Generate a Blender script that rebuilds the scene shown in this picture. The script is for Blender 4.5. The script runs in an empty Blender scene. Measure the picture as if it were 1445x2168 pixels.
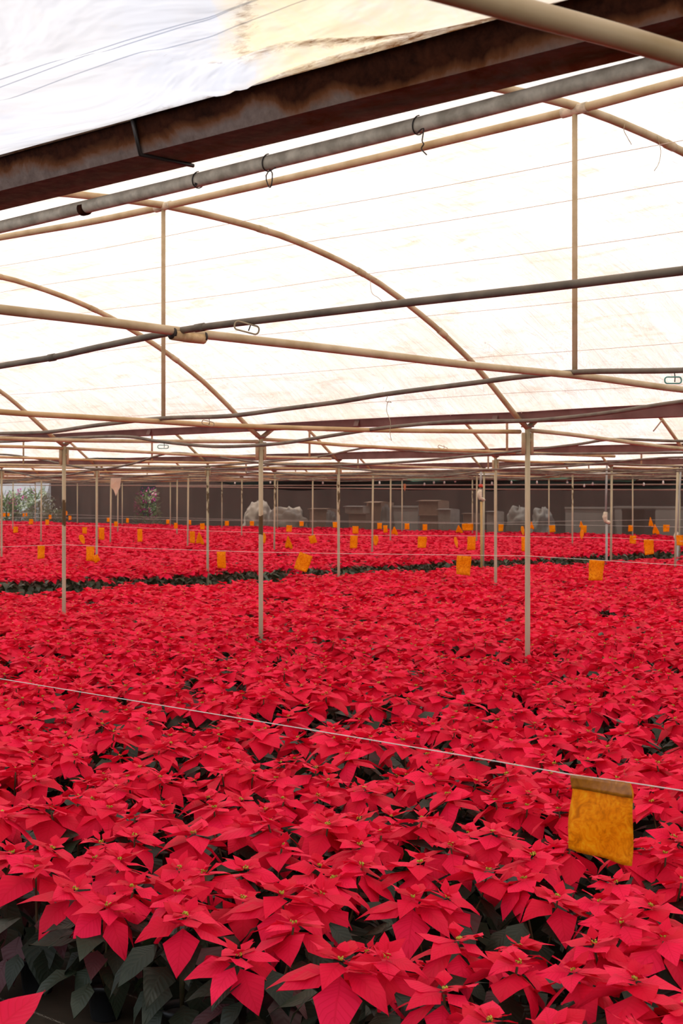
import bpy, math, random
import numpy as np
from mathutils import Vector, Matrix, noise as mnoise

sc = bpy.context.scene
COL = sc.collection
rng = np.random.default_rng(11)
random.seed(11)

# ------------------------------------------------------------------ camera
FPX, CX, CY, HC = 3267.3, 722.5, 1047.2, 1.62
cam_data = bpy.data.cameras.new('camera')
cam = bpy.data.objects.new('camera', cam_data)
COL.objects.link(cam)
cam.location = (0, 0, HC)
cam.rotation_euler = (math.radians(90), 0, 0)
cam_data.sensor_fit = 'VERTICAL'
cam_data.sensor_height = 36.0
cam_data.sensor_width = 24.0
cam_data.lens = 36.0 * FPX / 2168.0
cam_data.shift_y = -(1084.0 - CY) / 2168.0
cam_data.clip_end = 300
cam_data.dof.use_dof = True
cam_data.dof.focus_distance = 5.6
cam_data.dof.aperture_fstop = 14.0
sc.camera = cam

# ------------------------------------------------------------------ light
sc.view_settings.view_transform = 'Standard'
sc.view_settings.look = 'None'
sc.view_settings.gamma = 1.0
sc.view_settings.use_curve_mapping = False
sc.view_settings.exposure = 0.0
try:
    sc.cycles.use_denoising = True
    sc.cycles.max_bounces = 8
    sc.cycles.diffuse_bounces = 4
    sc.cycles.glossy_bounces = 2
    sc.cycles.transmission_bounces = 6
    sc.cycles.transparent_max_bounces = 12
    sc.cycles.caustics_reflective = False
    sc.cycles.caustics_refractive = False
except Exception:
    pass
world = bpy.data.worlds.new('sky')
sc.world = world
world.use_nodes = True
bg = world.node_tree.nodes['Background']
bg.inputs['Color'].default_value = (0.80, 0.86, 1.0, 1)
bg.inputs['Strength'].default_value = 1.42
sun_data = bpy.data.lights.new('sun', 'SUN')
sun_data.energy = 4.1
sun_data.angle = math.radians(1.0)
sun_data.color = (1.0, 0.91, 0.80)
sun = bpy.data.objects.new('sun', sun_data)
COL.objects.link(sun)
SUN_DIR = Vector((-0.27, -0.05, 0.96)).normalized()      # towards the sun
sun.rotation_euler = SUN_DIR.to_track_quat('Z', 'Y').to_euler()
sun.location = (0, 0, 30)

# ------------------------------------------------------------------ house grid: m runs along the gutters, n across the bays
TH = math.radians(44.237)
AX = np.array([-math.cos(TH), math.sin(TH)])
BX = np.array([math.sin(TH), math.cos(TH)])
ROT = -(math.pi / 2 - math.atan2(BX[1], BX[0]))          # rotation of the local (-m, n, z) frame
BAY_N, ROW0, POST_M, M0 = 7.0963, 9.3977, 2.9813, 7.1764
GAP_M0, GAP_M1 = 16.10, 19.20                            # cross path between the beds


def W(m, n, z=0.0):
    p = AX * m + BX * n
    return (p[0], p[1], z)


def ray(px, py):
    return np.array([(px - CX) / FPX, 1.0, (CY - py) / FPX])


def on_n(px, py, n):
    d = ray(px, py)
    t = n / (d[:2] @ BX)
    return (float(d[:2] @ AX * t), n, float(HC + d[2] * t))


def on_m(px, py, m):
    d = ray(px, py)
    t = m / (d[:2] @ AX)
    return (m, float(d[:2] @ BX * t), float(HC + d[2] * t))


def proj(p):
    return CX + FPX * p[0] / p[1], CY - FPX * (p[2] - HC) / p[1]


def seen(pts, mar=0):
    for p in pts:
        if p[1] < 0.5:
            continue
        x, y = proj(p)
        if -mar < x < 1445 + mar and -mar < y < 2168 + mar:
            return True
    return False


# ------------------------------------------------------------------ object helpers
def tag(o, label=None, cat=None, group=None, kind=None):
    if label: o['label'] = label
    if cat: o['category'] = cat
    if group: o['group'] = group
    if kind: o['kind'] = kind
    return o


def mk(name, verts, faces, mats, parent=None, loc=None, rotz=0.0, smooth=True, midx=None, uv=None):
    me = bpy.data.meshes.new(name)
    me.from_pydata([tuple(v) for v in verts], [], [tuple(f) for f in faces])
    if not isinstance(mats, (list, tuple)): mats = [mats]
    for m in mats: me.materials.append(m)
    if midx is not None: me.polygons.foreach_set('material_index', np.asarray(midx, dtype=np.int32))
    if smooth: me.polygons.foreach_set('use_smooth', np.ones(len(me.polygons), dtype=bool))
    if uv is not None:
        l = me.uv_layers.new(name='UVMap')
        vi = np.empty(len(me.loops), dtype=np.int32); me.loops.foreach_get('vertex_index', vi)
        l.data.foreach_set('uv', np.asarray(uv, dtype=np.float32)[vi].ravel())
    me.update()
    o = bpy.data.objects.new(name, me)
    COL.objects.link(o)
    if parent is not None: o.parent = parent
    if loc is not None: o.location = loc
    o.rotation_euler = (0, 0, rotz)
    return o


def empty(name, loc, rotz=0.0):
    o = bpy.data.objects.new(name, None)
    o.empty_display_size = 0.1
    COL.objects.link(o)
    o.location = loc
    o.rotation_euler = (0, 0, rotz)
    return o


def copy_tree(o, parent=None):
    c = o.copy()
    COL.objects.link(c)
    c.parent = parent
    for ch in [x for x in o.children]:
        copy_tree(ch, c)
    return c


class MB:
    """collects shapes into one mesh"""
    def __init__(s): s.v, s.f = [], []

    def add(s, v, f):
        k = len(s.v)
        s.v += [tuple(x) for x in v]
        s.f += [tuple(i + k for i in q) for q in f]
        return s

    def tube(s, pts, r, sides=8, cap=True, closed=False):
        P = [Vector(p) for p in pts]
        n = len(P)
        rr = r if isinstance(r, (list, tuple)) else [r] * n
        v, f = [], []
        prev = None
        for i in range(n):
            if closed: t = P[(i + 1) % n] - P[i - 1]
            else: t = P[min(i + 1, n - 1)] - P[max(i - 1, 0)]
            t.normalize()
            if prev is None:
                up = Vector((0, 0, 1)) if abs(t.z) < 0.9 else Vector((1, 0, 0))
                a = t.cross(up).normalized()
            else:
                a = (prev - t * prev.dot(t)).normalized()
            prev = a
            b = t.cross(a)
            for k in range(sides):
                th = 2 * math.pi * k / sides
                v.append(P[i] + (a * math.cos(th) + b * math.sin(th)) * rr[i])
        m = n if closed else n - 1
        for i in range(m):
            for k in range(sides):
                k2 = (k + 1) % sides
                j = (i + 1) % n
                f.append((i * sides + k, i * sides + k2, j * sides + k2, j * sides + k))
        if cap and not closed:
            f.append(tuple(range(sides - 1, -1, -1)))
            f.append(tuple((n - 1) * sides + k for k in range(sides)))
        return s.add(v, f)

    def lathe(s, prof, sides=20, c=(0, 0, 0)):
        v, f = [], []
        for r, z in prof:
            for k in range(sides):
                th = 2 * math.pi * k / sides
                v.append((c[0] + r * math.cos(th), c[1] + r * math.sin(th), c[2] + z))
        for i in range(len(prof) - 1):
            for k in range(sides):
                k2 = (k + 1) % sides
                f.append((i * sides + k, i * sides + k2, (i + 1) * sides + k2, (i + 1) * sides + k))
        return s.add(v, f)

    def box(s, c, d, yaw=0.0, tilt=0.0):
        M = Matrix.Translation(c) @ Matrix.Rotation(yaw, 4, 'Z') @ Matrix.Rotation(tilt, 4, 'X')
        v = [M @ Vector((x * d[0] / 2, y * d[1] / 2, z * d[2] / 2)) for x in (-1, 1) for y in (-1, 1) for z in (-1, 1)]
        return s.add(v, [(0, 1, 3, 2), (4, 6, 7, 5), (0, 4, 5, 1), (2, 3, 7, 6), (0, 2, 6, 4), (1, 5, 7, 3)])

    def build(s, name, mat, parent=None, loc=None, rotz=0.0, smooth=True):
        return mk(name, s.v, s.f, mat, parent, loc, rotz, smooth)


def smooth_path(pts, n=8):
    """Catmull-Rom through the points"""
    P = [np.array(p, float) for p in pts]
    P = [2 * P[0] - P[1]] + P + [2 * P[-1] - P[-2]]
    out = []
    for i in range(1, len(P) - 2):
        for k in range(n):
            t = k / n
            a, b, c, d = P[i - 1], P[i], P[i + 1], P[i + 2]
            out.append(0.5 * ((2 * b) + (c - a) * t + (2 * a - 5 * b + 4 * c - d) * t * t + (3 * b - a - 3 * c + d) * t ** 3))
    out.append(P[-2])
    return [tuple(x) for x in out]


# ------------------------------------------------------------------ materials
class NT:
    def __init__(s, name):
        s.m = bpy.data.materials.new(name)
        s.m.use_nodes = True
        s.t = s.m.node_tree
        s.t.nodes.clear()
        s.out = s.n('ShaderNodeOutputMaterial')

    def n(s, typ, **kw):
        nd = s.t.nodes.new(typ)
        for k, v in kw.items():
            if k.startswith('_'): setattr(nd, k[1:], v)
            else: nd.inputs[k.replace('__', ' ')].default_value = v
        return nd

    def l(s, a, ao, b, bi):
        s.t.links.new(a.outputs[ao], b.inputs[bi])

    def coords(s, scale=(1, 1, 1), which='Object'):
        tc = s.n('ShaderNodeTexCoord')
        mp = s.n('ShaderNodeMapping')
        mp.inputs['Scale'].default_value = scale
        s.l(tc, which, mp, 'Vector')
        return mp

    def noise(s, mp, scale, detail=4.0, rough=0.55, dist=0.0):
        nz = s.n('ShaderNodeTexNoise', Scale=scale, Detail=detail, Roughness=rough, Distortion=dist)
        s.l(mp, 'Vector', nz, 'Vector')
        return nz

    def ramp(s, src, so, stops):
        r = s.n('ShaderNodeValToRGB')
        e = r.color_ramp.elements
        while len(e) < len(stops): e.new(0.5)
        for k, (p, c) in enumerate(stops):
            e[k].position = p
            e[k].color = (*c, 1) if len(c) == 3 else c
        s.l(src, so, r, 'Fac')
        return r

    def mix(s, fac, a, b, fo='Fac', blend='MIX'):
        """fac: node or float; a,b: node (Color) or colour"""
        mx = s.n('ShaderNodeMix', _data_type='RGBA', _blend_type=blend)
        if isinstance(fac, (int, float)): mx.inputs[0].default_value = fac
        else: s.l(fac, fo, mx, 0)
        for x, i in ((a, 6), (b, 7)):
            if isinstance(x, (tuple, list)): mx.inputs[i].default_value = (*x, 1)
            else: s.t.links.new(x.outputs[2] if x.bl_idname == 'ShaderNodeMix' else x.outputs['Color'], mx.inputs[i])
        return mx

    def col(s, x, bsdf, inp='Base Color'):
        if isinstance(x, (tuple, list)): bsdf.inputs[inp].default_value = (*x, 1)
        else: s.t.links.new(x.outputs[2] if x.bl_idname == 'ShaderNodeMix' else x.outputs['Color'], bsdf.inputs[inp])

    def bump(s, src, so, strength, dist, bsdf):
        b = s.n('ShaderNodeBump', Strength=strength, Distance=dist)
        s.l(src, so, b, 'Height')
        s.l(b, 'Normal', bsdf, 'Normal')
        return b

    def done(s, sh, so=0):
        s.t.links.new(sh.outputs[so], s.out.inputs['Surface'])
        return s.m


def mat_simple(name, c, rough=0.5, spec=0.4, metal=0.0, var=0.15, scale=8.0, c2=None, stretch=(1, 1, 1), bump=0.0):
    t = NT(name)
    mp = t.coords(stretch)
    nz = t.noise(mp, scale)
    d = c2 if c2 else tuple(x * (1 - var) for x in c)
    r = t.ramp(nz, 'Fac', [(0.35, d), (0.62, c)])
    p = t.n('ShaderNodeBsdfPrincipled', Roughness=rough, Metallic=metal)
    p.inputs['Specular IOR Level'].default_value = spec
    t.col(r, p)
    if bump: t.bump(nz, 'Fac', bump, 0.01, p)
    return t.done(p)


def mat_film(name, dirt, stained=False):
    """milky greenhouse film: lets diffuse daylight through, dust and rust marks on it"""
    t = NT(name)
    mp = t.coords((1, 1, 1))
    mps = t.coords((0.55, 2.6, 2.6))
    n1 = t.noise(mp, 1.1, 5, 0.6, 0.6)
    n2 = t.noise(mps, 3.2, 6, 0.7, 0.8)
    n3 = t.noise(t.coords((1.3, 2.2, 2.2)), 9.0, 8, 0.75, 1.2)
    clean, warm = ((0.63, 0.645, 0.685), (0.71, 0.685, 0.66)) if stained else ((0.92, 0.86, 0.78), (0.91, 0.765, 0.61))
    base = t.mix(t.ramp(n1, 'Fac', [(0.38, (0, 0, 0)), (0.70, (1, 1, 1))]), clean, warm, 'Color')
    streak = t.ramp(n2, 'Fac', [(0.56 - 0.05 * dirt, (0, 0, 0)), (0.80, (dirt, dirt, dirt))])
    c = t.mix(streak, base, (0.62, 0.42, 0.24), 'Color')
    speck = t.ramp(n3, 'Fac', [(0.68 - 0.03 * dirt, (0, 0, 0)), (0.76, (1, 1, 1))])
    gate = t.ramp(n1, 'Fac', [(0.50, (0, 0, 0)), (0.66, (0.75, 0.75, 0.75))])
    sg = t.mix(1.0, speck, gate, blend='MULTIPLY')
    c = t.mix(0.0, c, c)
    mx = t.n('ShaderNodeMix', _data_type='RGBA')
    t.t.links.new(sg.outputs[2], mx.inputs[0])
    t.t.links.new(c.outputs[2], mx.inputs[6])
    mx.inputs[7].default_value = (0.45, 0.26, 0.12, 1)
    c = mx
    if stained:
        at = t.n('ShaderNodeAttribute', _attribute_name='stain')
        n4 = t.noise(mp, 14.0, 7, 0.7, 1.0)
        m1 = t.n('ShaderNodeMath', _operation='MULTIPLY_ADD')
        t.l(n4, 'Fac', m1, 0); m1.inputs[1].default_value = 0.7
        t.l(at, 'Fac', m1, 2)
        wr = t.ramp(m1, 'Value', [(0.42, (0, 0, 0)), (0.95, (1, 1, 1))])
        c = t.mix(wr, c, (0.80, 0.66, 0.44), 'Color')
        at2 = t.n('ShaderNodeAttribute', _attribute_name='grime')
        n5 = t.noise(mps, 26.0, 9, 0.78, 1.4)
        m2 = t.n('ShaderNodeMath', _operation='MULTIPLY_ADD')
        t.l(n5, 'Fac', m2, 0); m2.inputs[1].default_value = 1.5
        t.l(at2, 'Fac', m2, 2)
        m3 = t.n('ShaderNodeMath', _operation='MULTIPLY'); t.l(m2, 0, m3, 0); m3.inputs[1].default_value = 0.5
        gr = t.ramp(m3, 'Value', [(0.56, (0, 0, 0)), (0.82, (1, 1, 1))])
        c = t.mix(gr, c, (0.16, 0.065, 0.020), 'Color')
    wr = t.noise(t.coords((0.8, 2.6, 2.6)), 1.6, 4, 0.5, 0.8) if stained else t.noise(t.coords((5.0, 0.8, 0.8)), 2.0, 5, 0.62, 1.6)
    tr = t.n('ShaderNodeBsdfTranslucent')
    df = t.n('ShaderNodeBsdfDiffuse')
    t.col(c, tr, 'Color'); t.col(c, df, 'Color')
    b = t.n('ShaderNodeBump', Strength=0.9, Distance=0.05 if stained else 0.10)
    t.l(wr, 'Fac', b, 'Height')
    t.l(b, 'Normal', tr, 'Normal'); t.l(b, 'Normal', df, 'Normal')
    mx = t.n('ShaderNodeMixShader', Fac=0.28)
    t.l(tr, 0, mx, 1); t.l(df, 0, mx, 2)
    return t.done(mx)


def mat_leaf(name, ca, cb, cback, trans, tcol, rough=0.45, spec=0.35, vein=(0, 0, 0), vamt=0.2):
    """leaf: per leaf colour variation, side veins from the leaf's own UV"""
    t = NT(name)
    geo = t.n('ShaderNodeNewGeometry')
    r = t.ramp(geo, 'Random Per Island', [(0.0, ca), (0.55, tuple((a + b) / 2 for a, b in zip(ca, cb))), (1.0, cb)])
    uv = t.n('ShaderNodeUVMap')
    sep = t.n('ShaderNodeSeparateXYZ')
    t.l(uv, 'UV', sep, 0)
    ab = t.n('ShaderNodeMath', _operation='ABSOLUTE'); t.l(sep, 'Y', ab, 0)
    ph = t.n('ShaderNodeMath', _operation='MULTIPLY_ADD'); t.l(ab, 0, ph, 0); ph.inputs[1].default_value = -0.22
    t.l(sep, 'X', ph, 2)
    sn = t.n('ShaderNodeMath', _operation='MULTIPLY'); t.l(ph, 0, sn, 0); sn.inputs[1].default_value = 62.0
    s2 = t.n('ShaderNodeMath', _operation='SINE'); t.l(sn, 0, s2, 0)
    side = t.ramp(s2, 0, [(0.72, (0, 0, 0)), (1.0, (1, 1, 1))])
    mid = t.ramp(ab, 0, [(0.02, (1, 1, 1)), (0.09, (0, 0, 0))])
    vv = t.mix(1.0, side, mid, blend='LIGHTEN')
    fa = t.n('ShaderNodeMath', _operation='MULTIPLY'); fa.inputs[1].default_value = vamt
    t.t.links.new(vv.outputs[2], fa.inputs[0])
    c = t.mix(fa, r, vein, 'Value')
    c = t.mix(geo, c, cback, 'Backfacing')
    p = t.n('ShaderNodeBsdfPrincipled', Roughness=rough)
    p.inputs['Specular IOR Level'].default_value = spec
    t.col(c, p)
    b = t.n('ShaderNodeBump', Strength=0.16, Distance=0.002)
    t.l(s2, 0, b, 'Height'); t.l(b, 'Normal', p, 'Normal')
    tl = t.n('ShaderNodeBsdfTranslucent')
    tl.inputs['Color'].default_value = (*tcol, 1)
    mx = t.n('ShaderNodeMixShader', Fac=trans)
    t.l(p, 0, mx, 1); t.l(tl, 0, mx, 2)
    return t.done(mx)


def mat_rust(name, z0, z1, amount, grow=0.0):
    """old painted steel: rust creeping over the paint, edge orange, the rest dark"""
    t = NT(name)
    mp = t.coords((1, 1, 1))
    big = t.noise(t.coords((1.0, 1.0, 1.0)), 3.2, 7, 0.6, 0.7)
    fine = t.noise(mp, 30.0, 8, 0.7, 0.3)
    tc = t.n('ShaderNodeTexCoord')
    sep = t.n('ShaderNodeSeparateXYZ'); t.l(tc, 'Object', sep, 0)
    mr = t.n('ShaderNodeMapRange'); t.l(sep, 'Z', mr, 0)
    mr.inputs[1].default_value = z0; mr.inputs[2].default_value = z1
    mr.inputs[3].default_value = -0.32; mr.inputs[4].default_value = 0.30
    a1 = t.n('ShaderNodeMath', _operation='ADD'); t.l(mr, 0, a1, 0); t.l(big, 'Fac', a1, 1)
    a2 = t.n('ShaderNodeMath', _operation='MULTIPLY_ADD'); t.l(fine, 'Fac', a2, 0); a2.inputs[1].default_value = 0.12; t.l(a1, 0, a2, 2)
    a3 = t.n('ShaderNodeMath', _operation='ADD'); t.l(a2, 0, a3, 0); a3.inputs[1].default_value = amount
    gx = t.n('ShaderNodeMapRange'); t.l(sep, 'X', gx, 0)
    gx.inputs[1].default_value = -3.0; gx.inputs[2].default_value = -1.2
    gx.inputs[3].default_value = 0.0; gx.inputs[4].default_value = grow
    a4 = t.n('ShaderNodeMath', _operation='ADD'); t.l(a3, 0, a4, 0); t.l(gx, 0, a4, 1); a3 = a4
    pf = t.ramp(fine, 'Fac', [(0.3, (0.130, 0.088, 0.072)), (0.7, (0.25, 0.180, 0.150))])
    rf = t.ramp(fine, 'Fac', [(0.3, (0.012, 0.0030, 0.0012)), (0.7, (0.060, 0.016, 0.006))])
    edge = t.ramp(a3, 0, [(0.42, (0, 0, 0)), (0.57, (1, 1, 1))])
    core = t.ramp(a3, 0, [(0.52, (0, 0, 0)), (0.68, (1, 1, 1))])
    c = t.mix(edge, pf, (0.17, 0.060, 0.022), 'Color')
    c = t.mix(core, c, rf, 'Color')
    p = t.n('ShaderNodeBsdfPrincipled', Roughness=0.8)
    p.inputs['Specular IOR Level'].default_value = 0.05
    t.col(c, p)
    t.bump(fine, 'Fac', 0.4, 0.004, p)
    return t.done(p)


def mat_post(name, za=None, zb=None, spots=0.0):
    """cream painted pipe, slightly stained; some with a brown worn band"""
    t = NT(name)
    nz = t.noise(t.coords((1, 1, 0.12)), 30.0, 5, 0.6)
    c = t.ramp(nz, 'Fac', [(0.3, (0.39, 0.335, 0.20)), (0.65, (0.53, 0.46, 0.30))])
    tc = t.n('ShaderNodeTexCoord')
    sep = t.n('ShaderNodeSeparateXYZ'); t.l(tc, 'Object', sep, 0)
    low = t.ramp(sep, 'Z', [(0.0, (0.385, 0.365, 0.285)), (1.0, (0.385, 0.365, 0.285))])
    fz = t.n('ShaderNodeMapRange'); t.l(sep, 'Z', fz, 0)
    fz.inputs[1].default_value = 1.35; fz.inputs[2].default_value = 1.1
    fz.inputs[3].default_value = 0.0; fz.inputs[4].default_value = 0.55
    c = t.mix(fz, c, low, 'Result')
    if za is not None:
        n2 = t.noise(t.coords((1, 1, 0.35)), 22.0, 4, 0.6, 0.5)
        ma = t.n('ShaderNodeMapRange'); t.l(sep, 'Z', ma, 0)
        mid, hw = (za + zb) / 2, abs(zb - za) / 2
        d = t.n('ShaderNodeMath', _operation='SUBTRACT'); t.l(sep, 'Z', d, 0); d.inputs[1].default_value = mid
        d2 = t.n('ShaderNodeMath', _operation='ABSOLUTE'); t.l(d, 0, d2, 0)
        ma = t.n('ShaderNodeMapRange'); t.l(d2, 0, ma, 0)
        ma.inputs[1].default_value = hw * 0.6; ma.inputs[2].default_value = hw * 1.15
        ma.inputs[3].default_value = 0.42 + spots; ma.inputs[4].default_value = -0.5
        ad = t.n('ShaderNodeMath', _operation='ADD'); t.l(ma, 0, ad, 0); t.l(n2, 'Fac', ad, 1)
        mk_ = t.ramp(ad, 0, [(0.60, (0, 0, 0)), (0.66, (1, 1, 1))])
        c = t.mix(mk_, c, (0.085, 0.048, 0.012), 'Color')
    p = t.n('ShaderNodeBsdfPrincipled', Roughness=0.55)
    p.inputs['Specular IOR Level'].default_value = 0.3
    t.col(c, p)
    return t.done(p)


def mat_card(name, seed):
    t = NT(name)
    mp = t.coords((1, 1, 1))
    mp.inputs['Location'].default_value = (seed * 1.7, seed * 0.9, seed * 2.3)
    n1 = t.noise(mp, 34.0, 6, 0.7, 2.2)
    n2 = t.noise(mp, 9.0, 3, 0.5, 0.5)
    a = t.ramp(n1, 'Fac', [(0.32, (0.58, 0.15, 0.001)), (0.5, (0.95, 0.34, 0.002)), (0.66, (1.0, 0.60, 0.02))])
    b = t.ramp(n2, 'Fac', [(0.3, (0.80, 0.25, 0.002)), (0.7, (1.0, 0.50, 0.004))])
    c = t.mix(0.2, a, b)
    p = t.n('ShaderNodeBsdfPrincipled', Roughness=0.5)
    p.inputs['Specular IOR Level'].default_value = 0.12
    t.col(c, p)
    t.bump(n1, 'Fac', 0.25, 0.004, p)
    tl = t.n('ShaderNodeBsdfTranslucent'); t.col(c, tl, 'Color')
    mx = t.n('ShaderNodeMixShader', Fac=0.45)
    t.l(p, 0, mx, 1); t.l(tl, 0, mx, 2)
    return t.done(mx)


def mat_net(name, c, hole):
    """shade net: woven threads with gaps you can see through"""
    t = NT(name)
    nz = t.noise(t.coords((1, 1, 0.25)), 1.6, 4, 0.6, 0.4)
    cc = t.ramp(nz, 'Fac', [(0.3, tuple(x * 0.75 for x in c)), (0.7, tuple(x * 1.2 for x in c))])
    df = t.n('ShaderNodeBsdfDiffuse'); t.col(cc, df, 'Color')
    tp = t.n('ShaderNodeBsdfTransparent')
    mx = t.n('ShaderNodeMixShader', Fac=hole)
    t.l(df, 0, mx, 1); t.l(tp, 0, mx, 2)
    return t.done(mx)


def mat_floor():
    t = NT('ground_cloth')
    mp = t.coords((1, 1, 1))
    n1 = t.noise(mp, 2.5, 5, 0.6)
    c = t.ramp(n1, 'Fac', [(0.35, (0.018, 0.013, 0.008)), (0.68, (0.052, 0.038, 0.023))])
    tc = t.n('ShaderNodeTexCoord')
    sep = t.n('ShaderNodeSeparateXYZ'); t.l(tc, 'Object', sep, 0)
    md = t.n('ShaderNodeMath', _operation='PINGPONG'); t.l(sep, 'Y', md, 0); md.inputs[1].default_value = 0.155
    ln = t.ramp(md, 0, [(0.0, (1, 1, 1)), (0.006, (0, 0, 0))])
    dots = t.noise(mp, 160.0, 1)
    ln2 = t.mix(1.0, ln, t.ramp(dots, 'Fac', [(0.45, (0, 0, 0)), (0.55, (1, 1, 1))]), blend='MULTIPLY')
    mx = t.n('ShaderNodeMix', _data_type='RGBA')
    t.t.links.new(ln2.outputs[2], mx.inputs[0]); t.l(c, 'Color', mx, 6)
    mx.inputs[7].default_value = (0.30, 0.26, 0.20, 1)
    p = t.n('ShaderNodeBsdfPrincipled', Roughness=0.8)
    p.inputs['Specular IOR Level'].default_value = 0.15
    t.col(mx, p)
    return t.done(p)


M = {}
M['film'] = mat_film('film', 0.8)
M['film_dirty'] = mat_film('film_dirty', 0.85)
M['film_near'] = mat_film('film_near', 0.22, stained=True)
M['cream'] = mat_simple('cream_pipe', (0.56, 0.44, 0.28), 0.5, 0.25, c2=(0.42, 0.31, 0.17), scale=7)
M['tan'] = mat_simple('tan_pipe', (0.58, 0.41, 0.22), 0.5, 0.25, c2=(0.40, 0.26, 0.11), scale=3)
M['post'] = mat_post('post_paint')
M['post_p2'] = mat_post('post_paint_band', 1.455, 1.24, 0.12)
M['post_p3'] = mat_post('post_paint_worn', 1.60, 1.25, -0.12)
M['post_spot'] = mat_post('post_paint_spotted', 1.95, 1.2, -0.28)
M['hose'] = mat_simple('hose', (0.19, 0.155, 0.115), 0.55, 0.3, c2=(0.11, 0.09, 0.068), scale=9)
M['galv'] = mat_simple('galvanised_pipe', (0.78, 0.66, 0.50), 0.55, 0.4, c2=(0.44, 0.36, 0.26), scale=22, bump=0.2)
M['gutter_rust'] = mat_rust('gutter_rust', 0.0, 0.085, 0.12, 0.20)
M['gutter_peel'] = mat_rust('gutter_peel', 0.00, 0.10, 0.04)
M['gutter'] = mat_simple('gutter_paint', (0.24, 0.155, 0.135), 0.6, 0.3, c2=(0.17, 0.10, 0.085), scale=4)
M['rim'] = mat_simple('gutter_rim', (0.80, 0.70, 0.55), 0.6, 0.3, c2=(0.30, 0.17, 0.09), scale=14)
M['wire'] = mat_simple('wire', (0.035, 0.025, 0.02), 0.5, 0.3)
M['brasswire'] = mat_simple('tan_wire', (0.40, 0.32, 0.20), 0.5, 0.4)
M['teal'] = mat_simple('teal_plastic', (0.10, 0.32, 0.27), 0.4, 0.4)
M['string'] = mat_simple('white_string', (0.80, 0.72, 0.66), 0.7, 0.2)
M['roofwire'] = mat_simple('roof_wire', (0.86, 0.76, 0.64), 0.6, 0.2)
M['fabricwrap'] = mat_simple('sleeve', (0.66, 0.48, 0.26), 0.7, 0.2, scale=40, c2=(0.50, 0.33, 0.15))
M['bract'] = mat_leaf('bract', (0.64, 0.004, 0.026), (0.95, 0.016, 0.084), (0.72, 0.035, 0.085), 0.28, (0.94, 0.007, 0.038), 0.6, 0.10, (0.55, 0.003, 0.014), 0.35)
M['bract_small'] = mat_leaf('young_bract', (0.52, 0.004, 0.022), (0.78, 0.009, 0.050), (0.58, 0.02, 0.05), 0.24, (0.75, 0.006, 0.03), 0.6, 0.10, (0.42, 0.003, 0.012), 0.22)
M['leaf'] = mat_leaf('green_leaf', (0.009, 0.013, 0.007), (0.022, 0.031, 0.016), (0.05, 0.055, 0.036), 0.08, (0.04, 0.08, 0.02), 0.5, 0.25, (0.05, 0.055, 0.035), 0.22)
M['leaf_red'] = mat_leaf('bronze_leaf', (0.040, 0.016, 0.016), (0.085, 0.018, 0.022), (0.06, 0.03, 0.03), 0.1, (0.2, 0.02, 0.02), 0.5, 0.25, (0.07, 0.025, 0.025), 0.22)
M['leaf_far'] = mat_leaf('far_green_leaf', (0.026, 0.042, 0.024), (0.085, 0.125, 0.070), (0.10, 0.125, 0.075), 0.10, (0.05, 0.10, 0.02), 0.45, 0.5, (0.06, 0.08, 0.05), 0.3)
M['stem'] = mat_simple('stem', (0.12, 0.06, 0.025), 0.6, 0.3, c2=(0.06, 0.06, 0.02))
M['bud'] = mat_simple('flower_bud', (0.55, 0.46, 0.03), 0.45, 0.4, c2=(0.25, 0.30, 0.02), scale=220)
M['pot'] = mat_simple('black_pot', (0.010, 0.010, 0.010), 0.45, 0.35)
M['soil'] = mat_simple('potting_soil', (0.03, 0.018, 0.010), 0.9, 0.1, scale=60)
M['net'] = mat_net('shade_net', (0.130, 0.098, 0.080), 0.34)
M['black_net'] = mat_net('dark_shade_cloth', (0.012, 0.020, 0.019), 0.10)
M['green_net'] = mat_net('green_shade_cloth', (0.10, 0.21, 0.15), 0.15)
M['pinkrail'] = mat_simple('rail_paint', (0.36, 0.25, 0.20), 0.6, 0.3)
M['white'] = mat_simple('white_plastic', (0.85, 0.84, 0.80), 0.4, 0.4)
M['plastic'] = mat_film('torn_plastic', 0.3)
M['carton'] = mat_simple('cardboard', (0.42, 0.28, 0.20), 0.8, 0.1)
M['carton_pale'] = mat_simple('pale_board', (0.60, 0.52, 0.44), 0.8, 0.1)
M['tarp'] = mat_simple('pale_tarp', (0.62, 0.52, 0.42), 0.6, 0.2, scale=2)
M['greybag'] = mat_simple('grey_bag', (0.30, 0.28, 0.25), 0.6, 0.2, scale=3)
M['concrete'] = mat_simple('concrete', (0.34, 0.30, 0.27), 0.85, 0.1, scale=2)
M['pale_wall'] = mat_simple('pale_render', (0.62, 0.60, 0.57), 0.9, 0.1, scale=0.8)
M['dark_crate'] = mat_simple('dark_crate', (0.03, 0.025, 0.023), 0.7, 0.2)
M['red_valve'] = mat_simple('red_valve', (0.60, 0.05, 0.02), 0.4, 0.4)
M['greypipe'] = mat_simple('grey_pipe', (0.36, 0.35, 0.33), 0.5, 0.4)
M['bamboo'] = mat_simple('bamboo', (0.50, 0.32, 0.12), 0.6, 0.3, stretch=(1, 1, 0.3), scale=20)
M['pink'] = mat_simple('pink_petal', (0.75, 0.13, 0.42), 0.6, 0.2, scale=20)
M['whitepetal'] = mat_simple('white_petal', (0.85, 0.83, 0.66), 0.6, 0.2, scale=20)
M['garden'] = mat_simple('garden_leaf', (0.20, 0.28, 0.12), 0.6, 0.3, c2=(0.34, 0.34, 0.20), scale=6)
M['orange'] = mat_simple('orange_scrap', (0.55, 0.22, 0.10), 0.6, 0.2)
CARD = [mat_card('sticky_card_%s' % 'abc'[k], k) for k in range(3)]

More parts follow.
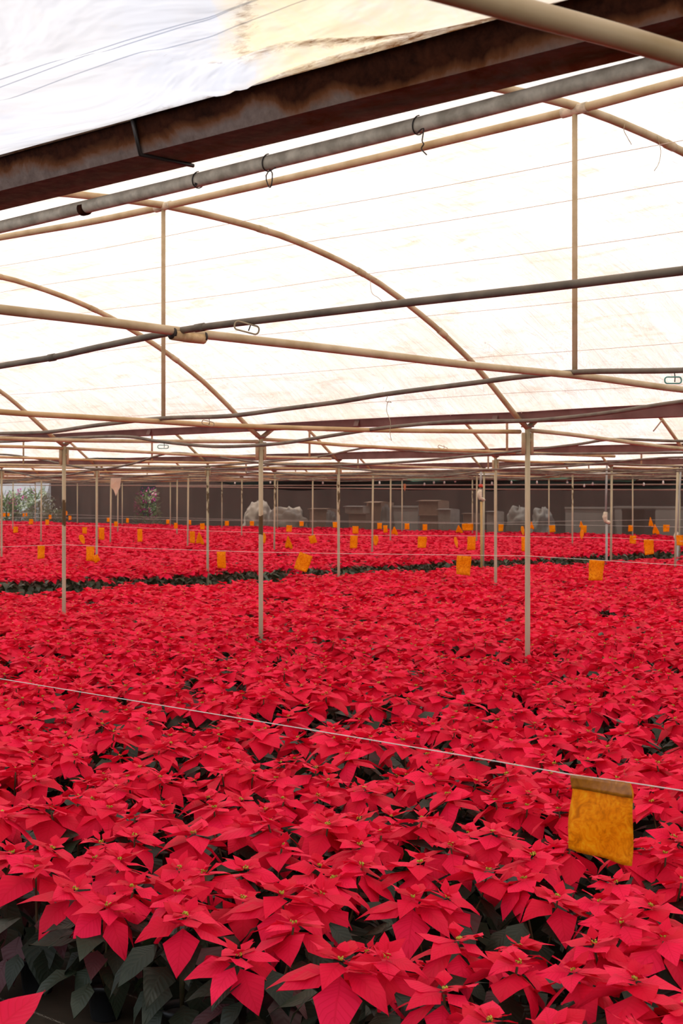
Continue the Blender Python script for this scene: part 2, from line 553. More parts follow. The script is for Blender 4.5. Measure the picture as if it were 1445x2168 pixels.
# ------------------------------------------------------------------ setting: ground
fl = mk('floor', [(-90, -12, 0), (40, -12, 0), (40, 90, 0), (-90, 90, 0)], [(0, 1, 2, 3)], mat_floor(), rotz=ROT, smooth=False)
tag(fl, 'dark woven ground cloth under the pots', 'floor', kind='structure')

# ------------------------------------------------------------------ roof profile
PD = [0.0, 0.10, 0.24, 0.435, 0.656, 0.92, 1.13, 1.38, 1.67, 1.99, 2.30, 2.56, 2.89, 3.24, BAY_N / 2]
PZ = [2.125, 2.182, 2.285, 2.432, 2.585, 2.735, 2.842, 2.955, 3.070, 3.165, 3.232, 3.278, 3.312, 3.335, 3.345]


def roof_z(d, base=2.125):
    z = np.interp(d, PD, PZ)
    return 3.345 - (3.345 - z) * (3.345 - base) / (3.345 - 2.125)


def row_base(j): return 2.40 if j < 0 else 2.125


def arch_profile(j, lift=0.0, n=26):
    """(n offset, z) from row j to row j+1"""
    pts = []
    for k in range(2 * n + 1):
        s = k / (2 * n)
        d = s * BAY_N
        e = min(d, BAY_N - d)
        b = row_base(j) if s < 0.5 else row_base(j + 1)
        pts.append((d, float(roof_z(e, b)) + lift))
    return pts


def film_sheet(j, m_lo, m_hi, mat, label, dm=0.30, n_max=None):
    prof = arch_profile(j, 0.035, 24)
    prof[0] = (prof[0][0] + 0.09, prof[0][1] + 0.09)
    prof[-1] = (prof[-1][0] - 0.09, prof[-1][1] + 0.09)
    n0 = ROW0 + j * BAY_N
    if n_max: prof = [p for p in prof if n0 + p[0] < n_max]
    ms = np.arange(m_lo, m_hi, dm)
    v, f = [], []
    for m in ms:
        for (d, z) in prof:
            e = min(d, BAY_N - d)
            amp = min(1.0, e / 0.6) * 0.012
            w = (float(np.interp(m, [3.0, 7.2], [0.10, 0.0])) * math.sin(math.pi * d / BAY_N) if j == -1 else 0.0) + mnoise.noise(Vector((m * 0.9, (n0 + d) * 2.1, 0.0))) * amp - 0.010 * (1 - abs(math.sin((m - M0) / POST_M * math.pi)) ** 0.5)
            v.append((-m, n0 + d, z + w))
    q = len(prof)
    for a in range(len(ms) - 1):
        for b in range(q - 1):
            f.append((a * q + b, a * q + b + 1, (a + 1) * q + b + 1, (a + 1) * q + b))
    o = mk('ceiling', v, f, mat, rotz=ROT)
    return tag(o, label, 'roof film', kind='structure')


RANGES = {-1: (-4.0, 26.0), 0: (-1.0, 32.0), 1: (2.0, 42.0), 2: (6.0, 50.0), 3: (12.0, 58.0), 4: (18.0, 62.0)}
ORDW = ['first', 'second', 'third', 'fourth', 'fifth', 'sixth', 'seventh', 'eighth', 'ninth', 'tenth', 'eleventh', 'twelfth', 'thirteenth', 'fourteenth', 'fifteenth', 'sixteenth', 'seventeenth', 'eighteenth', 'nineteenth', 'twentieth']
film_sheet(-1, *RANGES[-1], M['film'], 'white roof film stretched over the large arches in front')
film_sheet(0, *RANGES[0], M['film_dirty'], 'dirt streaked roof film over the second bay')
for j in (1, 2, 3):
    film_sheet(j, *RANGES[j], M['film_dirty'], 'dusty roof film over the %s bay' % ORDW[j + 1], 0.5)
film_sheet(4, *RANGES[4], M['film_dirty'], 'dusty roof film of the last bay above the net wall', 0.5, n_max=41.2)

# the bay the camera stands in: its film comes down to the near gutter with loose folds and stains
NG = ROW0 - BAY_N


def near_ray_hit(px, py):
    """where a picture ray meets the undisturbed near film: (m, d)"""
    lo, hi = 0.02, 1.9
    f = lambda d: on_n(px, py, NG - 0.118 - d)[2] - (roof_z(d, 2.475))
    for _ in range(50):
        mid = (lo + hi) / 2
        if f(mid) > 0: lo = mid          # ray still above the film: further from gutter
        else: hi = mid
    q = on_n(px, py, NG - 0.118 - lo)
    return q[0], lo


CREASES = []
for pts, amp in (([(500, 98), (600, 80), (720, 63), (900, 36), (1045, 6), (1200, -25)], 0.018),
                 ([(520, 200), (620, 186), (722, 121), (860, 100), (1045, 60), (1200, 20)], 0.012),
                 ([(-60, 330), (120, 318), (260, 282), (420, 232), (560, 205)], 0.006),
                 ([(-60, 215), (150, 205), (330, 190), (480, 178)], 0.012),
                 ([(-60, 150), (160, 120), (300, 106), (410, 92), (470, 96)], 0.014)):
    CREASES.append(([near_ray_hit(*p) for p in pts], amp))
EDGE = [near_ray_hit(*p) for p in [(445, -40), (425, 30), (405, 75), (420, 95), (470, 95), (515, 108), (500, 140), (440, 165), (470, 195), (520, 212), (600, 190)]]


def film_near():
    ms = np.arange(-1.0, 9.0, 0.02)
    ds = np.concatenate([np.arange(0, 1.1, 0.0125), np.arange(1.1, 6.3, 0.2)])
    mm, dd = np.meshgrid(ms, ds, indexing='ij')
    e = np.minimum(dd, 6.9 - dd)
    z = roof_z(np.maximum(e, 0), 2.475)
    out = np.zeros_like(z)
    grime = np.zeros_like(z)
    for pts, amp in CREASES:
        px = np.array([p[0] for p in pts])[::-1]; pd = np.array([p[1] for p in pts])[::-1]
        o = np.argsort(px); px, pd = px[o], pd[o]
        c = np.interp(ms, px, pd)
        span = np.interp(ms, [px[0] - 0.25, px[0], px[-1], px[-1] + 0.25], [0, 1, 1, 0])
        t = dd - c[:, None]
        prof = 2.6 * np.where(t > 0, np.exp(-t / 0.10) * np.clip(t / 0.04, 0, 1) ** 2 * (3 - 2 * np.clip(t / 0.04, 0, 1)), 0)
        out += amp * prof * span[:, None]
        gg = np.exp(-(np.abs(t + 0.004) / 0.014)) * span[:, None]
        right = np.interp(ms, [2.0, 2.7], [1.0, 0.10])[:, None]
        grime = np.maximum(grime, gg * right * (amp > 0.007))
    lowf = np.zeros_like(z)
    for a in range(mm.shape[0]):
        for b in range(0, 88):
            lowf[a, b] = mnoise.noise(Vector((ms[a] * 1.5, ds[b] * 7.5 + ms[a] * 1.2, 3.7))) * 0.016 + mnoise.noise(Vector((ms[a] * 5, ds[b] * 13, 9.1))) * 0.0028
    out += lowf * np.minimum(1, dd / 0.08)
    ex = np.array([p[0] for p in EDGE]); ed = np.array([p[1] for p in EDGE])
    # stained region: right (smaller m) of the edge curve
    o = np.argsort(ed)
    cm = np.interp(dd, ed[o], ex[o])
    stain = np.clip((cm - mm + 0.02) / 0.16, 0, 1) ** 0.7 * 0.56 * np.clip(1.25 - (cm - mm) * 0.9, 0.18, 1)
    out += 0.014 * np.exp(-((cm - mm + 0.02) / 0.05) ** 2) * (dd > 0.02) * (dd < 1.0)
    grime = np.maximum(grime, 0.62 * np.exp(-np.abs(cm - mm - 0.10) / 0.05) * (dd < 1.0) * (dd > 0.10))
    grime = np.maximum(grime, 0.75 * np.exp(-dd / 0.012) * np.interp(mm, [2.2, 3.2], [1, 0.25]))
    n = NG - 0.118 - dd + out * 0.75
    zz = z - out * 0.65
    v = np.stack([-mm, n, zz], -1).reshape(-1, 3)
    q = len(ds)
    ii = np.arange((len(ms) - 1) * (q - 1))
    a, b = ii // (q - 1), ii % (q - 1)
    f = np.stack([a * q + b, a * q + b + 1, (a + 1) * q + b + 1, (a + 1) * q + b], -1)
    ob = mk('ceiling', v.tolist(), f.tolist(), M['film_near'], rotz=ROT)
    for nm, arr in (('stain', stain), ('grime', grime)):
        at = ob.data.attributes.new(nm, 'FLOAT', 'POINT')
        at.data.foreach_set('value', arr.astype(np.float32).ravel())
    tag(ob, 'stained and creased white roof film overhead, meeting the rusty gutter', 'roof film', kind='structure')


film_near()

# ------------------------------------------------------------------ posts
POST_R = 0.020


def post_mesh(mat, parts):
    if not parts:
        return MB().tube([(0, 0, 0), (0, 0, 1.1), (0, 0, 2.13)], POST_R, 10).build('support_post', mat)
    root = empty('support_post', (0, 0, 0))
    MB().tube([(0, 0, 0), (0, 0, 0.7), (0, 0, 1.4), (0, 0, 2.13)], POST_R, 16).build('pipe', mat, root)
    for s in (-1, 1):
        b = MB()
        b.tube([(s * 0.012, s * 0.034, 1.93), (s * 0.012, s * 0.034, 2.09)], 0.016, 12)
        b.box((s * 0.010, s * 0.022, 2.03), (0.02, 0.03, 0.03))
        b.build('clamp_sleeve', M['cream'], root)
    MB().box((0, 0, 2.137), (0.08, 0.06, 0.010)).build('top_plate', M['gutter'], root, smooth=False)
    return root


LEAN = {2: (-0.010, 0.0), 3: (-0.006, 0.0)}
POSTS = []
WALLS_N = 40.2
for j in range(0, 5):
    k = 0
    for i in range(-4, 19):
        m, n = M0 + i * POST_M, ROW0 + j * BAY_N
        if (j, i) == (4, 5): continue
        if not seen([W(m, n, z) for z in (0.5, 1.2, 2.1)]): continue
        if j == 0: mat = {0: M['post'], 1: M['post_p2'], 2: M['post_p3']}.get(i, M['post'])
        else: mat = M['post_spot'] if (i * 7 + j * 3) % 4 == 0 or (j == 1 and i == 4) else M['post']
        o = post_mesh(mat, j <= 1)
        o.location = W(m, n, 0)
        lean = -0.018 if j == 2 else (-0.010 if j == 3 else 0.0)
        if j == 2: lean *= 0.6 + 0.8 * random.random()
        o.rotation_euler = (0, -lean * 0.5, ROT if j <= 1 else 0)
        if j == 0:
            lab = ['cream steel post nearest the camera, plain, standing right of centre among red flowers',
                   'cream steel post with brown band halfway up, second in the front row',
                   'cream steel post with worn brown streak, leftmost in the front row'][k]
        else:
            lab = 'cream steel post, %s from the right in the %s row of posts' % (ORDW[k], ORDW[j])
        tag(o, lab, 'post', 'support posts of the %s row' % ORDW[j])
        POSTS.append((j, i))
        k += 1

# ------------------------------------------------------------------ arches, ties, hangers, ridge pipes
def local(m0, n0, pts):
    return [(-(p[0] - m0), p[1] - n0, p[2]) for p in pts]


TIE_PATHS = {
    (-1, -1): [on_m(x, y, M0 - POST_M) for x, y in [(-260, 622), (0, 655), (180, 676), (430, 708), (722, 741), (1000, 774), (1237, 797), (1445, 825), (1700, 850)]],
    (-1, 0): [on_m(x, y, M0) for x, y in [(-420, 838), (0, 872), (160, 882), (343, 893), (480, 901), (763, 910), (960, 913), (1100, 914)]],
    (0, 0): [on_m(x, y, M0) for x, y in [(1117, 911), (1200, 919), (1300, 932), (1445, 950), (1700, 968)]],
    (-1, 1): [on_m(x, y, M0 + POST_M) for x, y in [(-300, 921), (0, 928), (130, 932), (300, 934), (545, 935)]],
    (0, 1): [on_m(x, y, M0 + POST_M) for x, y in [(552, 930), (640, 935), (722, 942), (850, 949), (1000, 955), (1300, 966)]],
    (-1, 2): [on_m(x, y, M0 + 2 * POST_M) for x, y in [(-200, 944), (0, 945), (134, 949)]],
    (0, 2): [on_m(x, y, M0 + 2 * POST_M) for x, y in [(136, 949), (300, 957), (430, 964), (700, 971)]],
}
cnt = {}
for j in range(-1, 4):
    n0 = ROW0 + j * BAY_N
    prof = arch_profile(j)
    far = j >= 1
    ka = kt = kh = 0
    BAYW = ORDW[j + 1]
    for i in range(-5, 19):
        m = M0 + i * POST_M
        if n0 + 0.5 * BAY_N > WALLS_N: continue
        # arch
        vis = [W(m, n0 + d, z) for d, z in prof]
        jit = (0.068 if i < 0 else 0.0) if j < 1 else random.uniform(-0.03, 0.03)
        if seen(vis):
            half = prof if j >= 0 else prof
            pts = [(0, d, z + jit * math.sin(math.pi * d / BAY_N)) for d, z in half]
            root = empty('roof_arch', W(m, n0, 0), ROT) if j == -1 else None
            mb = MB().tube(pts, 0.021 if not far else 0.022, 10 if not far else 6)
            o = mb.build('curved_pipe', M['cream'], root) if root else mb.build('roof_arch', M['cream'], None, W(m, n0, 0), ROT)
            if root:
                for dd in ((2.3, 4.35, 5.25, 6.1) if i >= -1 else (4.2,)):
                    z = float(np.interp(dd, [p[0] for p in prof], [p[1] for p in prof])) + jit * math.sin(math.pi * dd / BAY_N)
                    s = (np.interp(dd + .03, [p[0] for p in prof], [p[1] for p in prof]) - np.interp(dd - .03, [p[0] for p in prof], [p[1] for p in prof])) / .06
                    MB().tube([(0, dd - 0.035, z - 0.035 * s), (0, dd + 0.035, z + 0.035 * s)], 0.0235, 12).build('joint_collar', M['cream'], root)
            tag(root or o, 'curved cream roof arch, %s from the right in the %s bay' % (ORDW[ka], BAYW), 'roof arch', 'arches of the %s bay' % BAYW)
            ka += 1
        # tie
        zt = 2.085 if j < 2 else 2.12
        if (j, i) in TIE_PATHS:
            path = smooth_path(local(m, n0, TIE_PATHS[(j, i)]), 6)
        else:
            sag = random.uniform(0.0, 0.05 if j < 2 else 0.02) if j >= 0 else 0.0
            z0 = 2.19 if j < 0 and i < -1 else zt
            path = [(0, s * BAY_N, z0 - sag * math.sin(math.pi * s) + random.uniform(-0.006, 0.006) * (j >= 0)) for s in np.linspace(0, 1, 9)]
        wp = [W(m - p[0], n0 + p[1], p[2]) for p in path]
        dense = [tuple(np.array(wp[a]) * (1 - t) + np.array(wp[a + 1]) * t) for a in range(len(wp) - 1) for t in (0, .33, .66)]
        if seen(dense):
            o = MB().tube(path, 0.0165 if j < 1 else 0.018, 10 if j < 1 else 6).build('tie_pipe', M['tan'] if (i + j) % 2 else M['cream'], None, W(m, n0, 0), ROT)
            tag(o, 'straight horizontal cross pipe, %s from the right in the %s bay' % (ORDW[kt], BAYW), 'pipe', 'cross pipes of the %s bay' % BAYW)
            kt += 1
        # hanger
        h = BAY_N / 2
        zb = float(np.interp(h, [p[1] for p in path], [p[2] for p in path]))
        zr = 3.395 if (j < 0 and i < 0) else 3.33
        hp = [W(m, n0 + h, z) for z in np.linspace(zb, zr, 9)]
        if seen(hp):
            o = MB().tube([(0, 0, zb - 0.01), (0, 0, 2.8), (0, 0, zr)], 0.0125 if j < 1 else 0.014, 8).build('hanger_rod', M['cream'], None, W(m, n0 + h, 0), ROT)
            tag(o, 'thin upright rod from ridge to cross pipe, %s from the right in the %s bay' % (ORDW[kh], BAYW), 'rod', 'hanger rods of the %s bay' % BAYW)
            kh += 1
    # ridge
    h = n0 + BAY_N / 2
    if h < WALLS_N:
        if j == -1:
            pts = [on_n(x, y, h) for x, y in [(-500, 590), (0, 503), (180, 472), (348, 437), (722, 352), (980, 290), (1228, 230), (1445, 172), (1800, 85)]]
            pts = smooth_path([(-p[0], 0, p[2]) for p in pts], 6)
        else:
            pts = [(-m, 0, 3.325 + 0.012 * math.sin(m)) for m in np.arange(RANGES[j][0], RANGES[j][1], 1.5)]
        root = empty('ridge_pipe', W(0, h, 0), ROT)
        MB().tube(pts, 0.021, 10).build('pipe', M['cream'], root)
        if j == -1:
            for i in (-1, 0, 1):
                m = M0 + i * POST_M
                z = float(np.interp(-m, *zip(*sorted((p[0], p[2]) for p in pts))))
                MB().tube([(-m - 0.07, 0, z - .003), (-m + 0.07, 0, z + .003)], 0.0245, 12).build('ridge_coupling', M['galv'], root)
        tag(root, 'ridge pipe running along the top of the %s bay' % BAYW, 'pipe', 'ridge pipes')

# nearest cross pipe, passing close overhead at the top right
m = M0 - 2 * POST_M
pts = [on_m(x, y, m) for x, y in [(860, -45), (1015, -2), (1130, 30), (1290, 72), (1445, 117), (1650, 176)]]
o = MB().tube(smooth_path(local(m, NG, pts), 6), 0.0172, 16).build('tie_pipe', M['tan'], None, W(m, NG, 0), ROT)
tag(o, 'thick tan cross pipe close overhead, crossing the rusty gutter at upper right', 'pipe')

# ------------------------------------------------------------------ gutters
def gutter_profile(w_bot, w_top, h, lip=0.018, th=0.003):
    outer = [(-w_top / 2 - lip, h - 0.004), (-w_top / 2, h), (-w_bot / 2, 0.0), (w_bot / 2, 0.0), (w_top / 2, h), (w_top / 2 + lip, h - 0.004)]
    inner = [(-w_top / 2 - lip, h), (-w_top / 2 + th, h + th), (-w_bot / 2 + th, th), (w_bot / 2 - th, th), (w_top / 2 - th, h + th), (w_top / 2 + lip, h)]
    return outer + inner[::-1]


def gutter(ms, zs, n, prof, mats, rim_mat=None, wob=0.0):
    v, f = [], []
    q = len(prof)
    for a, (m, z) in enumerate(zip(ms, zs)):
        for (y, h) in prof:
            w = mnoise.noise(Vector((m * 4, y * 9, h * 9))) * wob if h > 0.01 else 0
            v.append((-m, y + w, z + h + w * 0.5))
    for a in range(len(ms) - 1):
        for b in range(q):
            b2 = (b + 1) % q
            f.append((a * q + b, a * q + b2, (a + 1) * q + b2, (a + 1) * q + b))
    f.append(tuple(range(q))); f.append(tuple((len(ms) - 1) * q + b for b in range(q - 1, -1, -1)))
    return v, f


NGC = NG - 0.003                                        # centre line of the near gutter bottom
# joint between its two lengths lies where the rusty and the peeling piece meet
JM = on_n(352, 350, NGC)[0]
for (ma, mb_, mat, zoff, lab) in ((JM + 0.10, -1.2, 'gutter_rust', 0.0, 'dark rusty steel gutter length overhead, running up to the right'),
                                  (JM, 8.6, 'gutter_peel', -0.004, 'gutter length with peeling mauve paint overhead at the left')):
    ms = np.linspace(ma, mb_, 46)
    zs = [2.408 + zoff - 0.010 * (m - 2.2) * 0.5 for m in ms]
    z_ref = 2.408 + zoff
    v, f = gutter(ms, [z - z_ref for z in zs], 0, gutter_profile(0.145 if mat == 'gutter_rust' else 0.152, 0.185 if mat == 'gutter_rust' else 0.193, 0.082, 0.012), None, wob=0.004 if mat == 'gutter_peel' else 0.0015)
    root = empty('gutter', W(0, NGC, 0), ROT)
    g = mk('channel', v, f, M[mat], root, smooth=False)
    g.location = (0, 0, z_ref)
    rim = MB().tube([(-m, -0.1035, z + 0.083) for m, z in zip(ms, zs)], 0.008, 8).build('rim', M['rim'], root)
    if mat == 'gutter_peel':
        m = JM
        MB().tube([(-m, -0.1005, 2.480), (-m + 0.002, -0.079, 2.402), (-m + 0.004, 0.079, 2.400)], 0.005, 6).build('joint_strap', M['wire'], root)
    tag(root, lab, 'gutter', 'lengths of the rusty gutter')

pm = [on_n(x, y, NG + 0.03) for x, y in [(-700, 650), (0, 481), (350, 398), (722, 306.5), (1000, 236), (1222, 178), (1445, 122), (1700, 58)]]
root = empty('gutter_pipe', W(0, NG + 0.03, 0), ROT)
MB().tube([(-p[0], 0, p[2]) for p in pm], 0.0165, 16).build('pipe', M['galv'], root)
for px in (182,):
    q = on_n(px, 441, NG + 0.03)
    MB().tube([(-q[0] - 0.016, 0, q[2]), (-q[0] + 0.004, 0, q[2])], 0.0176, 14).build('rust_band', M['gutter_rust'], root)
tag(root, 'weathered galvanised pipe slung under the rusty gutter', 'pipe')


def pipe_z(m): return float(np.interp(-m, *zip(*sorted((-p[0], p[2]) for p in pm))))


for px, py, lab, tail in ((420, 388, 'small dark wire tie with a curled end, leftmost on the galvanised pipe', 0), (568, 350, 'dark wire tie hanging in a wide loop under the galvanised pipe', 1), (886, 270, 'dark twisted wire tie with a dangling end, rightmost on the galvanised pipe', 2)):
    m, n, z = on_n(px, py, NG + 0.03)
    z = pipe_z(m)
    pts = []
    R = 0.0185
    for a in np.linspace(100, 100 + 250, 16):
        th = math.radians(a)
        pts.append((0.004 * math.sin(th), R * math.cos(th), R * math.sin(th)))
    if tail == 1:
        pts += [(0.016, -0.022, -0.034), (0.030, -0.026, -0.062), (0.038, -0.026, -0.056), (0.040, -0.026, -0.034), (0.034, -0.024, -0.026), (0.048, -0.024, -0.022)]
    elif tail == 2:
        pts += [(0.016, -0.022, -0.022), (0.034, -0.024, -0.016), (0.030, -0.024, -0.040), (0.036, -0.026, -0.048), (0.028, -0.024, -0.056), (0.042, -0.024, -0.070)]
    else:
        pts += [(0.008, -0.02, -0.016), (0.016, -0.022, -0.020), (0.020, -0.022, -0.015), (0.013, -0.022, -0.013)]
    o = MB().tube(smooth_path(pts, 3), 0.0014, 6).build('wire_tie', M['wire'], None, W(m, NG + 0.03, z), ROT)
    tag(o, lab, 'wire tie', 'wire ties on the galvanised pipe')

for j in range(0, 5):
    n = ROW0 + j * BAY_N
    lo, hi = RANGES[max(j - 1, -1)][0], RANGES[min(j, 4)][1]
    if j == 0:
        pts = [on_n(x, y, n) for x, y in [(1900, 868), (1445, 882), (1110, 895), (722, 905), (549, 912), (330, 922)]]
        ms = np.arange(2.0, 20.0, 0.7)
        zs = np.interp(ms, [p[0] for p in pts], [p[2] for p in pts])
        zs = np.maximum(zs, 2.155)
    else:
        ms = np.arange(lo, hi, 1.5)
        zs = 2.15 + 0.010 * np.sin(ms * 0.7 + j)
    root = empty('gutter', W(0, n, 0), ROT)
    v, f = gutter(ms, zs, 0, gutter_profile(0.12, 0.20, 0.105, 0.015), None)
    mk('channel', v, f, M['gutter'], root, smooth=False)
    MB().tube([(-m, -0.117, z + 0.104) for m, z in zip(ms, zs)], 0.007, 5).build('rim', M['rim'], root)
    if j == 0:
        for px in (330, 770, 1062):
            q = on_n(px, 890, n)
            z = float(np.interp(q[0], ms, zs))
            MB().box((-q[0], -0.082, z + 0.05), (0.05, 0.006, 0.10), 0, -0.36).build('joint_cover', M['gutter'], root, smooth=False)
        for px in (722, 790, 870, 970, 1120, 1395, 620, 560, 470):
            q = on_n(px, 880, n)
            z = float(np.interp(q[0], ms, zs))
            MB().tube([(-q[0], -0.092, z + 0.072), (-q[0], -0.100, z + 0.069)], 0.005, 6).build('rivet', M['white'], root)
    tag(root, 'maroon steel gutter resting on the %s row of posts' % ORDW[j], 'gutter', 'gutters over the post rows')

# ------------------------------------------------------------------ roof wires under the film
for k, (d, j) in enumerate(((4.15, -1), (4.7, -1), (5.3, -1), (5.9, -1), (6.4, -1), (6.75, -1))):
    z = float(np.interp(d, *zip(*arch_profile(j))))
    n = ROW0 + j * BAY_N + d
    pts = [(-m, 0, z + 0.008 - 0.012 * abs(math.sin((m - M0) / POST_M * math.pi))) for m in np.arange(0, 16, 0.5)]
    o = MB().tube(pts, 0.0018, 5).build('roof_wire', M['roofwire'], None, W(0, n, 0), ROT)
    tag(o, 'thin straight wire under the film, %s down from the ridge in the first bay' % ORDW[k], 'wire', 'roof wires')
for k, (a, b) in enumerate((((0, 102), (305, -2)), ((0, 118), (325, -2)), ((0, 150), (425, -2)))):
    A_, B_ = near_ray_hit(*a), near_ray_hit(*b)
    pa, pb = on_n(*a, NG - 0.118 - A_[1] + 0.05), on_n(*b, NG - 0.118 - B_[1] + 0.05)
    pa, pb = np.array(pa), np.array(pb)
    d = pb - pa
    o = MB().tube([W(*(pa - d * 1.5)), W(*(pa - d * 0.3)), W(*pa), W(*pb), W(*(pb + d * 0.6))], 0.0010, 5).build('roof_wire', M['roofwire'])
    tag(o, ['topmost of the thin wires crossing the white film at upper left', 'middle one of the thin wires crossing the white film at upper left', 'lowest of the thin wires crossing the white film at upper left'][k], 'wire', 'roof wires overhead')

# ------------------------------------------------------------------ hoses
def hose(pts, r, label, group='irrigation hoses', n=6, mat='hose', sides=12, joints=()):
    P = smooth_path([W(*p) for p in pts], n)
    b = P[0]
    root = empty('irrigation_hose', b)
    MB().tube([tuple(np.array(p) - np.array(b)) for p in P], r, sides).build('hose', M[mat], root)
    for (q, q2) in joints:
        a1, a2 = np.array(W(*q)) - np.array(b), np.array(W(*q2)) - np.array(b)
        MB().tube([a1, a2], r * 1.18, sides).build('hose_joint', M[mat], root)
    return tag(root, label, 'hose', group)


nH1 = ROW0 - 0.832 * BAY_N
P1 = [on_n(x, y, nH1) for x, y in [(-350, 834), (0, 775), (110, 757), (200, 737), (330, 710), (420, 694), (600, 672), (870, 640), (1150, 609), (1445, 573), (1800, 530)]]
hose(P1, 0.0125, 'thick olive hose nearest overhead, crossing the tan cross pipe', joints=[(on_n(414, 695, nH1), on_n(432, 692, nH1)), (on_n(104, 758, nH1), on_n(116, 756, nH1))])
nH2 = ROW0 - 0.5 * BAY_N - 0.03
hose([on_n(x, y, nH2) for x, y in [(-200, 922), (0, 918), (100, 915), (200, 901), (340, 886), (480, 881), (600, 866), (722, 850), (820, 834), (1000, 811), (1110, 797), (1240, 787), (1445, 784), (1700, 772)]], 0.0125,
     'olive hose running past the lower ends of the hanger rods')
nH3 = ROW0 - 0.248 * BAY_N
hose([on_n(x, y, nH3) for x, y in [(-150, 936), (0, 935), (100, 930), (200, 925), (275, 925), (340, 935), (430, 944), (500, 945), (600, 938), (722, 919), (820, 905), (960, 893), (1110, 891), (1200, 884), (1300, 872), (1445, 850), (1700, 822)]], 0.0125,
     'dark hose dipping in a wave in front of the front row of posts')
nH4 = ROW0 + 0.30 * BAY_N
hose([on_n(x, y, nH4) for x, y in [(-100, 965), (0, 962), (70, 970), (160, 988), (215, 993), (280, 982), (330, 966), (370, 959), (430, 964), (520, 976), (600, 984), (722, 985), (860, 978), (960, 969), (1100, 955), (1220, 941), (1300, 930), (1445, 934), (1600, 930)]], 0.0125,
     'dark hose rising and dipping just behind the front row of posts')
nH5 = ROW0 + 0.52 * BAY_N
hose([on_n(x, y, nH5) for x, y in [(300, 991), (420, 988), (560, 978), (680, 966), (740, 954), (790, 948), (900, 957), (1000, 960), (1150, 961), (1300, 960), (1445, 958), (1600, 956)]], 0.0125,
     'grey hose crossing the second bay under its hanger rods')
for j in range(0, 4):
    for q, fr in enumerate((0.22, 0.5, 0.78)):
        if j == 0 and q < 2: continue
        n = ROW0 + (j + fr) * BAY_N
        pts = []
        for m in np.arange(RANGES[j][0], RANGES[j][1], POST_M / 2):
            pts.append((m, n, 2.06 - random.uniform(0.0, 0.16) if j < 2 else 2.11 - random.uniform(0.0, 0.06)))
        hose(pts, 0.014, 'dark sagging hose, %s across in the %s bay' % (['first', 'second', 'third'][q], ORDW[j + 1]), 'sagging hoses in the farther bays', 4, sides=6)

# ------------------------------------------------------------------ buckles, sleeve, loose wires
def buckle(px, py, n, w, h, mat, label, tilt=0.0, r=0.0035, up=0.04):
    m, n, z = on_n(px, py, n)
    root = empty('hose_buckle', W(m, n, z), 0.0)
    pts = []
    rr = h * 0.42
    for cx_, cz_, a0 in ((w / 2 - rr, h / 2 - rr, 0), (-w / 2 + rr, h / 2 - rr, 90), (-w / 2 + rr, -h / 2 + rr, 180), (w / 2 - rr, -h / 2 + rr, 270)):
        for a in np.linspace(a0, a0 + 90, 6):
            th = math.radians(a)
            pts.append((cx_ + rr * math.cos(th), 0, cz_ + rr * math.sin(th)))
    T = Matrix.Rotation(tilt, 4, 'Y')
    MB().tube([T @ Vector(p) for p in pts], r, 6, closed=True).build('ring', mat, root)
    MB().tube([T @ Vector((0.1 * w, 0, -h * 0.3)), T @ Vector((0.12 * w, 0, h * 0.4)), (0.08 * w, 0.0, up)], r * 0.7, 6).build('hook', M['wire'], root)
    tag(root, label, 'buckle', 'buckles hung from the hoses')
    return root


buckle(522, 694, nH1 - 0.02, 0.083, 0.028, M['brasswire'], 'flat tan wire buckle under the nearest olive hose', 0.26, 0.0032, 0.018)
buckle(1424, 805, nH2 - 0.02, 0.072, 0.028, M['teal'], 'teal rectangular buckle hanging at the right edge', 0.0, 0.0034, 0.034)
buckle(440, 896, nH2 - 0.02, 0.070, 0.024, M['brasswire'], 'pale wire buckle dangling below the hanger rod hose', 0.25, 0.003, 0.025)
buckle(345, 946, nH3 - 0.02, 0.082, 0.026, M['teal'], 'teal buckle hanging from the wavy dark hose at left', 0.0, 0.0036, 0.035)
buckle(937, 948, nH5 - 0.02, 0.11, 0.03, M['brasswire'], 'pale wire buckle at the crossing behind the front posts', 0.35, 0.004, 0.03)

mt = M0 - POST_M
q1, q2 = on_m(363, 705, mt), on_m(431, 714, mt)
b = W(*q1)
o = empty('pipe_sleeve', b)
a1, a2 = np.zeros(3), np.array(W(*q2)) - np.array(b)
MB().tube([a1 + np.array([0, 0, -0.004]), (a1 + a2) / 2 + np.array([0, 0, -0.006]), a2 + np.array([0, 0, -0.004])], 0.0205, 12).build('wrap', M['fabricwrap'], o)
for t in (0.02, 0.98):
    c = a1 + (a2 - a1) * t
    u = (a2 - a1) / np.linalg.norm(a2 - a1)
    MB().tube([c - u * 0.004, c + u * 0.004], 0.0225, 12).build('binding', M['wire'], o)
tag(o, 'tan wrapped sleeve bound around the cross pipe where the hose crosses', 'sleeve')


def loose_wire(pts, plane, label, r=0.0016, mat='brasswire'):
    P = [W(*plane(x, y)) for x, y in pts]
    o = MB().tube([tuple(np.array(p) - np.array(P[0])) for p in smooth_path(P, 4)], r, 5).build('loose_wire', M[mat], None, P[0])
    tag(o, label, 'wire', 'loose wire ends')


